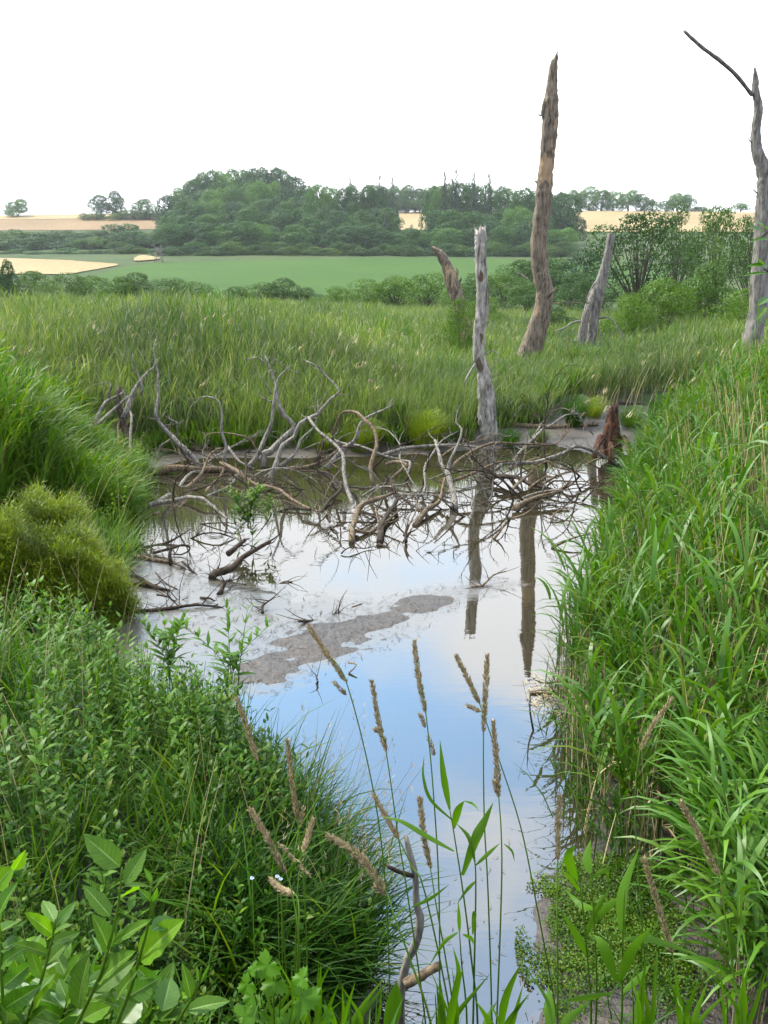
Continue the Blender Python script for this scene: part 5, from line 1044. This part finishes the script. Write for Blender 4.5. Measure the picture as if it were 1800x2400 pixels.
def headcards(q, P, R, n, ls=.010):
    C = catmull(P, 12); k = rng.integers(0, len(C)-1, n); f = rng.random(n)[:, None]; B = C[k]*(1-f)+C[k+1]*f; T = C[np.minimum(k+1, len(C)-1)]-C[k]; T /= np.linalg.norm(T, axis=1)[:, None]+1e-9
    r = rng.normal(size=(n, 3)); r -= T*(r*T).sum(1)[:, None]; r /= np.linalg.norm(r, axis=1)[:, None]; tt = (k/len(C)); rr = R*(.35+.9*np.sin(np.clip(tt*.9+.12, 0, 1)*PI)**.6)*(.6+.6*rng.random(n))*(.45+1.1*vn(tt*14, 0*tt+P[0][0]*7, 3))
    B = B+r*rr[:, None]*.6; d = -T*.8+r*.6; d /= np.linalg.norm(d, axis=1)[:, None]; sd = np.cross(d, r+.4*rng.normal(size=r.shape)); sd /= np.linalg.norm(sd, axis=1)[:, None]+1e-9; l = (ls*(.7+.7*rng.random(n)))[:, None]
    V = np.stack([B-d*l*.3, B-sd*l*.18+d*l*.3, B+d*l, B+sd*l*.18+d*l*.3], 1).reshape(-1, 3); q.add(V, np.arange(4*n).reshape(-1, 4))
for k, (lab, hd, st, Y, side) in enumerate(stalks):
    Hp = np.array([W(x, y, Y+.05*(2-i)) for i, (x, y) in enumerate(hd)]); Sp = np.array([W(x, y, Y-.04*(i+1)) for i, (x, y) in enumerate(st)])
    d = Sp[-1]-Sp[-2]; d /= np.linalg.norm(d); g = Sp[-1].copy(); 
    for _ in range(60):
        if g[2] <= float(hgt(g[0], g[1])): break
        g = g+np.array((d[0]*.03, .0, -.05))
    full = np.vstack([g, Sp[::-1], Hp[::-1]]); e = empty('reed_grass_stalk', g, lab, 'grass stalk')
    q = MB(); addtube(q, full-g, np.linspace(.0032, .0012, len(full)), sides=6, n=4, seed=k); q.build('stem', M['stem'], e)
    q = MB(); headcards(q, Hp-g, .0058 if k != 8 else .0085, 560, .0105); q.build('seed_head', M['head'], e)
    for s0, s1 in side:
        q = MB(); PP = np.array([W(*s0, Y), W((s0[0]+s1[0])/2, (s0[1]+s1[1])/2, Y), W(*s1, Y)])-g; headcards(q, PP, .0045, 120, .009); q.build('spikelet', M['head'], e)
# traced reed leaves and shoots in front
def stroke(q, pts, Y0, Y1, w, prof=(.3, .8, 1, .8, .45, .03), tw=0.0, n=5):
    m = len(pts); P = np.array([W(x, y, Y0+(Y1-Y0)*i/(m-1)) for i, (x, y) in enumerate(pts)]); C = catmull(P, n); T = np.gradient(C, axis=0); T /= np.linalg.norm(T, axis=1)[:, None]
    vd = C-np.array((0, 0, CH)); vd /= np.linalg.norm(vd, axis=1)[:, None]; sd = np.cross(T, vd); sd /= np.linalg.norm(sd, axis=1)[:, None]; nd = np.cross(sd, T)
    tt = np.linspace(0, 1, len(C)); pr = np.interp(tt, np.linspace(0, 1, len(prof)), prof); hw = (w/FPX*(Y0+Y1)/2/2)*1.08; s2 = sd*math.cos(tw)+nd*math.sin(tw)
    mid = C-nd*(hw*pr*.25)[:, None]; V = np.stack([C-s2*(hw*pr)[:, None], mid, C+s2*(hw*pr)[:, None]], 1).reshape(-1, 3)
    i = np.arange(len(C)-1)[:, None]*3; F = np.concatenate([i+np.array([[0, 1, 4, 3]]), i+np.array([[1, 2, 5, 4]])]); q.add(V, F)
def shoot(label, stem, leaves, Y, m='reed', group=None):
    P = [W(x, y, Y) for x, y in stem]; P.append(P[-1]+(P[-1]-P[-2]).normalized()*.05); P = np.array(P); g = P[-1].copy(); g[2] = min(g[2], float(hgt(g[0], g[1]))-.02) if g[2] > float(hgt(g[0], g[1])) else g[2]; P[-1] = g
    e = empty('reed_shoot', g, label, 'reed', group); q = MB(); addtube(q, (P-g)[::-1], np.linspace(.004, .0015, len(P)), sides=6, n=4); q.build('stem', M['stem'], e)
    for pts, w in leaves:
        q = MB(); stroke(q, pts, Y, Y+random.uniform(-.12, .12), w, tw=random.uniform(-.3, .3)); q.v = [v-g for v in q.v]; q.build('leaf', M[m], e)
shoot('reed shoot with the big slanting leaf in the middle of the water', [(1054, 1897), (1065, 1960), (1086, 2096), (1105, 2250), (1120, 2420)], [([(1054, 1897), (1040, 1820), (1031, 1734)], 17), ([(1063, 1942), (1073, 1900), (1088, 1877)], 20), ([(1063, 1925), (1010, 1875), (992, 1820), (994, 1771)], 9), ([(1088, 1877), (1110, 1885), (1123, 1902)], 6), ([(1084, 2051), (1115, 1965), (1135, 1925), (1156, 1881)], 26), ([(1064, 1995), (1000, 1960), (940, 1925), (889, 1913)], 13)], 2.2)
shoot('thin reed shoot with a V of narrow leaves near the big slanting leaf', [(1100, 1960), (1113, 2020), (1115, 2096), (1112, 2250), (1108, 2420)], [([(1115, 2028), (1145, 2000), (1172, 1976)], 10), ([(1113, 2020), (1100, 1965), (1070, 1930)], 12), ([(1182, 1978), (1200, 1995), (1206, 2020)], 6), ([(1115, 2065), (1095, 2085), (1070, 2120)], 9), ([(1108, 2190), (1112, 2140), (1113, 2150)], 12)], 2.2)
shoot('short reed shoot with crossed leaves low over the water', [(1077, 2185), (1082, 2260), (1095, 2420)], [([(1077, 2188), (1076, 2150), (1074, 2112)], 10), ([(1073, 2185), (1040, 2210), (1005, 2265)], 10), ([(1085, 2190), (1105, 2200), (1110, 2215)], 10), ([(965, 2126), (1010, 2105), (1054, 2072)], 9), ([(1060, 2330), (1075, 2280), (1062, 2220)], 14)], 2.1)
shoot('broad leaved reed shoot at the water edge of the weed mat', [(1348, 2000), (1365, 2120), (1378, 2260), (1385, 2420)], [([(1352, 2063), (1332, 2010), (1348, 1980)], 26), ([(1360, 2090), (1340, 2060), (1312, 2038)], 14), ([(1378, 2240), (1350, 2190), (1316, 2135)], 22), ([(1372, 2200), (1400, 2130), (1430, 2080)], 16)], 2.1)
shoot('upright reed shoot with a tall bright blade over the weed mat', [(1385, 2050), (1392, 2150), (1398, 2280), (1395, 2420)], [([(1383, 2048), (1376, 2010), (1385, 1968)], 24), ([(1385, 2060), (1420, 2040), (1425, 2075)], 12), ([(1394, 2160), (1430, 2120), (1470, 2100)], 20), ([(1392, 2130), (1360, 2120), (1320, 2080)], 18)], 2.1)
shoot('large reed shoot with wide V shaped leaves by the brown mud hole', [(1464, 2081), (1460, 2200), (1458, 2300), (1455, 2420)], [([(1455, 2182), (1460, 2090), (1497, 1990)], 28), ([(1444, 2300), (1415, 2220), (1390, 2190)], 30), ([(1450, 2302), (1480, 2230), (1530, 2170)], 28), ([(1458, 2200), (1540, 2205), (1660, 2250)], 16), ([(1330, 2345), (1390, 2335), (1445, 2325)], 16), ([(1455, 2330), (1500, 2290), (1525, 2260)], 18)], 2.0)
shoot('reed blades standing at the lower end of the open water', [(1180, 2330), (1178, 2420)], [([(1170, 2430), (1185, 2340), (1221, 2258)], 22), ([(1295, 2400), (1280, 2340), (1232, 2268)], 10), ([(1290, 2430), (1288, 2360), (1285, 2310)], 30), ([(1300, 2430), (1330, 2390), (1385, 2345)], 24), ([(905, 2430), (925, 2350), (930, 2300)], 46), ([(1052, 2430), (1060, 2360), (1085, 2270)], 24)], 1.9)
for k in range(9):
    x = [640, 700, 760, 820, 1020, 1150, 1480, 1600, 1700][k]; r_ = [2330, 2300, 2360, 2340, 2330, 2360, 2290, 2330, 2300][k]
    shoot('low tuft of bright grass blades at the foot of the near bank', [(x, r_), (x+3, 2430)], [([(x+4+8*i, 2440), (x+random.uniform(-20, 20)+14*i, (r_+2440)/2), (x+random.uniform(-60, 60)+20*i, r_-random.uniform(10, 70))], random.uniform(9, 20)) for i in range(5)], 1.9+.1*(k % 3), 'reed', 'bright grass tufts at the near bank')
# weathered stick
Y = 2.75; P = np.array([W(x, y, Y) for x, y in ((940, 2330), (954, 2254), (976, 2207), (985, 2153), (976, 2117), (974, 2063), (963, 2008), (952, 1965))]); g = P[0]-np.array((0, 0, .25)); e = empty('dead_stick', g, 'bare weathered stick with peeling bark standing up in front of the water', 'stick')
q = MB(); addtube(q, np.vstack([g, P])-g, np.array([13, 12, 12, 12, 11, 10, 9, 9, 6])/FPX*Y, sides=10, rough=.18, n=5, jag=.03, seed=77); q.build('stick_body', M['driftg'], e)
q = MB(); addtube(q, np.array([W(969, 2052, Y), W(940, 2045, Y-.05), W(909, 2030, Y-.08)])-g, np.array([7, 6, 5])/FPX*Y, sides=7, rough=.25, n=4, jag=.01); q.build('branch', M['driftd'], e)
P = np.array([W(947, 2308, 2.6), W(990, 2285, 2.62), W(1030, 2262, 2.64)]); e = empty('dead_branch', P[0], 'short thick brown branch piece lying over the near bank edge', 'dead branch')
q = MB(); addtube(q, P-P[0], np.array([15, 13, 12])/FPX*2.6, sides=10, rough=.25, n=5, jag=.01, seed=5); q.build('branch_wood', M['drift'], e)

# willow shoots, close to the viewer
def oval(q, base, dirv, L, w, nrm, droop=.25, segs=8, serr=True):
    d = Vector(dirv).normalized(); n = Vector(nrm); n = (n-d*n.dot(d)).normalized(); s = d.cross(n); V = []; U = []; cu = (-1, -.55, -.09, 0, .09, .55, 1)
    for i in range(segs+1):
        t = i/segs; hw = w/2*math.sin(PI*min(1, t**.80))**.75*(1-.12*t) if 0 < t < 1 else .0006
        c = Vector(base)+d*L*t-n*(droop*L*t*t); e_ = hw*(1+(.06*(-1)**i if serr else 0))
        for u in cu: U.append((u, t, 0)); V.append(c+s*e_*u+n*(abs(u)*hw*.38+.012*L*math.sin(t*20)*abs(u)))
    F = [(7*i+j, 7*i+j+1, 7*i+j+8, 7*i+j+7) for i in range(segs) for j in range(6)]
    q.add(np.array(V), np.array(F)); q.uv.append(np.array(U, float))
def willow(label, pts, Y, leaves, tipy=True, seed=0):
    P = np.array([W(x, y, Y) for x, y in pts]); g = P[0].copy(); gz = float(hgt(g[0], g[1])); g[2] = min(gz, g[2]-.2); e = empty('willow_shoot', g, label, 'willow shoot')
    q = MB(); addtube(q, np.vstack([g, P])-g, np.linspace(.0045, .0015, len(P)+1), sides=7, n=4); q.build('stem', M['stem'], e)
    A_, B_, D_ = MB(), MB(), MB(); r = random.Random(seed)
    for (bx, by, tx, ty, w, nz) in leaves:
        b = W(bx, by, Y); t = W(tx, ty, Y+nz); d = t-b; L = d.length
        view = (Vector((0, 0, CH))-b).normalized(); nrm = view+Vector((r.uniform(-.7, .7), r.uniform(-.2, .5), r.uniform(.0, .9)))
        oval(r.choice((A_, A_, A_, D_, D_, B_)), b-Vector(g), d, L, w/FPX*Y*1.05, nrm, r.uniform(.0, .25))
    if A_.n: A_.build('leaves', M['willow'], e)
    if B_.n: B_.build('leaves', M['willow_y'], e)
    if D_.n: D_.build('leaves', M['willow_g'], e)
def Cc(x, y): return (x/1.843, 1850+y/1.843)
def autoleaves(pts, n, L, w, seed, t0=.0):
    r = random.Random(seed); C = catmull(np.array(pts, float), 10); out = []
    for i in range(n):
        t = t0+(1-t0)*(i+.5)/n; p = C[int(t*(len(C)-1))]; a = -PI/2+(1 if i % 2 else -1)*r.uniform(.35, 1.25); l = L*r.uniform(.7, 1.15)*(1.1-.35*t)
        out.append((p[0], p[1], p[0]+math.cos(a)*l, p[1]+math.sin(a)*l, w*r.uniform(.8, 1.15)*(1.1-.3*t), r.uniform(-.06, .06)))
    return out
s1 = [Cc(300, 1100), Cc(340, 1000), Cc(430, 810), Cc(490, 600), Cc(515, 470), Cc(527, 340)]
willow('tallest willow shoot with a broad upturned leaf at its tip', s1, 1.35, [(*Cc(518, 335), *Cc(366, 200), 66, .0), (*Cc(540, 410), *Cc(630, 255), 46, .03), (*Cc(535, 420), *Cc(670, 405), 24, .05), (*Cc(478, 550), *Cc(360, 410), 46, .02), (*Cc(487, 665), *Cc(655, 560), 40, -.04), (*Cc(470, 700), *Cc(420, 540), 60, .0), (*Cc(410, 880), *Cc(575, 735), 52, .03), (*Cc(440, 715), *Cc(398, 625), 12, .06), (*Cc(340, 950), *Cc(350, 740), 70, .0), (*Cc(430, 830), *Cc(560, 690), 66, -.05), (*Cc(350, 1000), *Cc(480, 920), 60, .04), (*Cc(520, 470), *Cc(600, 420), 46, .1)], seed=3)
s2 = [Cc(480, 1100), Cc(510, 1000), Cc(565, 860), Cc(610, 700), Cc(635, 610), Cc(650, 520), Cc(655, 400)]
willow('willow shoot with young yellow tips next to the tallest one', s2, 1.4, [(*Cc(605, 740), *Cc(765, 560), 92, 0), (*Cc(655, 610), *Cc(765, 545), 50, .05), (*Cc(545, 900), *Cc(700, 810), 66, .03), (*Cc(505, 900), *Cc(580, 780), 50, -.04), (*Cc(650, 490), *Cc(680, 425), 22, .0), (*Cc(648, 480), *Cc(600, 430), 24, .0), (*Cc(676, 418), *Cc(720, 352), 14, .0), (*Cc(600, 825), *Cc(685, 790), 22, .05), (*Cc(525, 1010), *Cc(610, 900), 74, .04), (*Cc(655, 400), *Cc(625, 340), 16, 0)], seed=5)
s3 = [Cc(90, 1100), Cc(120, 990), Cc(180, 820), Cc(225, 650), Cc(240, 560)]
willow('willow shoot with narrow grey-green leaves at the picture corner', s3, 1.3, autoleaves(s3, 13, 95, 44, 8), seed=8)
s4 = [Cc(20, 1100), Cc(15, 950), Cc(5, 800), Cc(5, 680), Cc(-10, 560)]
willow('willow shoot cut by the picture edge with yellowish top leaves', s4, 1.3, autoleaves(s4, 13, 95, 56, 9)+[(*Cc(-20, 420), *Cc(45, 340), 60, 0), (*Cc(-10, 560), *Cc(45, 400), 54, 0), (*Cc(60, 350), *Cc(110, 270), 34, 0)], seed=9)
s5 = [Cc(740, 1100), Cc(780, 985), Cc(830, 900), Cc(860, 840), Cc(870, 770)]
willow('short willow shoot with one long horizontal leaf nearest the dark tussock', s5, 1.45, [(*Cc(808, 955), *Cc(985, 905), 50, 0), (*Cc(822, 900), *Cc(800, 760), 36, 0), (*Cc(862, 840), *Cc(905, 765), 12, 0), (*Cc(770, 1000), *Cc(660, 960), 70, .05), (*Cc(700, 960), *Cc(745, 800), 74, .06), (*Cc(760, 1010), *Cc(800, 1080), 60, 0), (*Cc(860, 830), *Cc(850, 765), 12, 0)], seed=11)
s6 = [Cc(600, 1150), Cc(640, 1000), Cc(660, 930), Cc(690, 850)]
willow('willow shoot with big dark leaves between the two yellow tipped ones', s6, 1.5, autoleaves(s6, 9, 105, 62, 21), seed=12)
s7 = [Cc(200, 1150), Cc(230, 1010), Cc(260, 880), Cc(300, 760)]
willow('leafy willow shoot low behind the tallest one', s7, 1.55, autoleaves(s7, 12, 95, 54, 22), seed=13)
for k, (x0, y0, yt, Yd) in enumerate(((60, 1080, 700, 1.5), (150, 1100, 620, 1.6), (330, 1120, 760, 1.7), (420, 1100, 800, 1.75), (90, 1100, 800, 1.75), (560, 1120, 860, 1.65), (240, 1110, 880, 1.45), (690, 1120, 930, 1.7), (0, 1100, 860, 1.6))[:7]):
    sp2 = [Cc(x0, y0), Cc(x0+15, (y0*2+yt)/3), Cc(x0+38, (y0+yt*2)/3), Cc(x0+62, yt)]
    willow('one of the lower willow shoots filling the corner thicket', sp2, Yd, autoleaves(sp2, 12, 88, 46, 40+k), seed=30+k)
for o in list(bpy.data.objects):
    if o.get('label', '').startswith('one of the lower willow'): o['group'] = 'lower willow shoots'
# lobed leaf plant
def lobed(q, base, d, n, R):
    d = Vector(d).normalized(); n = Vector(n); n = (n-d*n.dot(d)).normalized(); s = d.cross(n); K = 34; V = [Vector(base)+d*R*.35]
    for i in range(K):
        a = -PI*.93+2*PI*.93*i/(K-1); r_ = R*(.55+.45*abs(math.cos(a*1.5))**.7)*(1+.11*(-1)**i)*(1.0 if abs(a) < 2.3 else .7)
        V.append(Vector(base)+d*(R*.35+r_*math.cos(a)*.75)+s*r_*math.sin(a)*.75+n*(.10*r_*math.cos(a*5)))
    q.add(np.array(V), np.array([(0, i, i+1) for i in range(1, K)]))
bx = W(640, 2420, 1.75); e = empty('hop_plant', (bx.x, bx.y, min(bx.z, float(hgt(bx.x, bx.y)))), 'plant with pale lobed leaves at the bottom beside the willow shoots', 'plant'); g = Vector(e.location)
S, L_ = MB(), MB()
for k, (x, y, R) in enumerate([(640, 2250, 34), (660, 2290, 36), (590, 2300, 24), (600, 2270, 18), (575, 2350, 30), (620, 2360, 34), (690, 2340, 40), (720, 2290, 24), (740, 2340, 26), (560, 2390, 30), (640, 2400, 36), (700, 2395, 34), (600, 2330, 22), (760, 2380, 24)]):
    t = W(x, y, 1.75+random.uniform(-.08, .08)); m_ = (t+g)/2+Vector((0, 0, .08)); addtube(S, [Vector((0, 0, 0)), m_-g, t-g], [.003, .002, .0012], sides=5, n=4)
    lobed(L_, t-g, Vector((random.uniform(-1, 1), random.uniform(-.5, .5), random.uniform(-.6, .2))), Vector((random.uniform(-.3, .3), -.7, 1)), R*1.7/FPX*1.75)
S.build('stem', M['stem'], e); L_.build('leaves', M['hop'], e)
# tiny white flowers
for (x, y) in ((583, 2056), (642, 2052), (650, 2058)):
    c = W(x, y, 2.3); zb = float(hgt(c.x, c.y)); e = empty('white_flower', (c.x, c.y, zb), 'tiny pale blue-white flower in the dark grass tussock', 'wildflower', 'white flowers in the tussock')
    q = MB(); addtube(q, [(0, 0, 0), (.01, 0, c.z-zb)], [.0015, .001], sides=4); q.build('stem', M['stem'], e)
    q = MB()
    for k in range(5): oval(q, (.01, 0, c.z-zb), (math.cos(k*1.256), -.5, math.sin(k*1.256)), .008, .007, (0, -1, .4), 0, 3, False)
    q.build('petals', M['white'], e)
# foreground leaves poking in at the east edge
e = empty('overhanging_twig', W(1850, 560, 3.0), 'leafy green twig reaching in at the eastern picture edge across the bare trunk', 'twig')
g = Vector(e.location); q = MB(); addtube(q, [(0, 0, 0), W(1810, 540, 3.0)-g, W(1780, 560, 3.0)-g], [.004, .003, .002], sides=5, n=3); addtube(q, [(0, 0, -.1), W(1810, 640, 3.0)-g, W(1790, 630, 3.0)-g], [.004, .003, .002], sides=5, n=3); addtube(q, [(0, 0, 0), (.6, .1, -.1)], [.005, .007], sides=5); q.build('twig_wood', M['driftd'], e)
q = MB()
for (a, b, c, d, w) in ((1790, 545, 1760, 528, 16), (1800, 560, 1765, 560, 10), (1800, 625, 1755, 618, 14), (1800, 640, 1742, 640, 8), (1800, 700, 1778, 712, 14), (1800, 540, 1775, 515, 14), (1795, 720, 1775, 745, 12), (1785, 620, 1775, 600, 14)): oval(q, W(a, b, 3.0)-g, W(c, d, 2.95)-W(a, b, 3.0), (W(c, d, 2.95)-W(a, b, 3.0)).length, w*1.3/FPX*3, (.2, -.6, 1), .1)
q.build('leaves', M['willow'], e)

# ------------------------------------------------------------------ air
HAZE = .00013
mb = MB(); box(mb, (0, 350, 31.5), (1300, 940, 65)); hz = mb.build('haze', [], smooth=False); hz.data.materials.clear()
m, t, out = mat('haze_air'); v = t.nodes.new('ShaderNodeVolumePrincipled'); v.inputs['Density'].default_value = HAZE; v.inputs['Color'].default_value = (.90, .95, 1, 1); v.inputs['Anisotropy'].default_value = .2
t.links.new(v.outputs[0], out.inputs['Volume']); hz.data.materials.append(m); tag(hz, 'thin summer haze over the valley', kind='stuff')
print('script done', sum(len(o.data.polygons) for o in bpy.data.objects if o.type == 'MESH'))
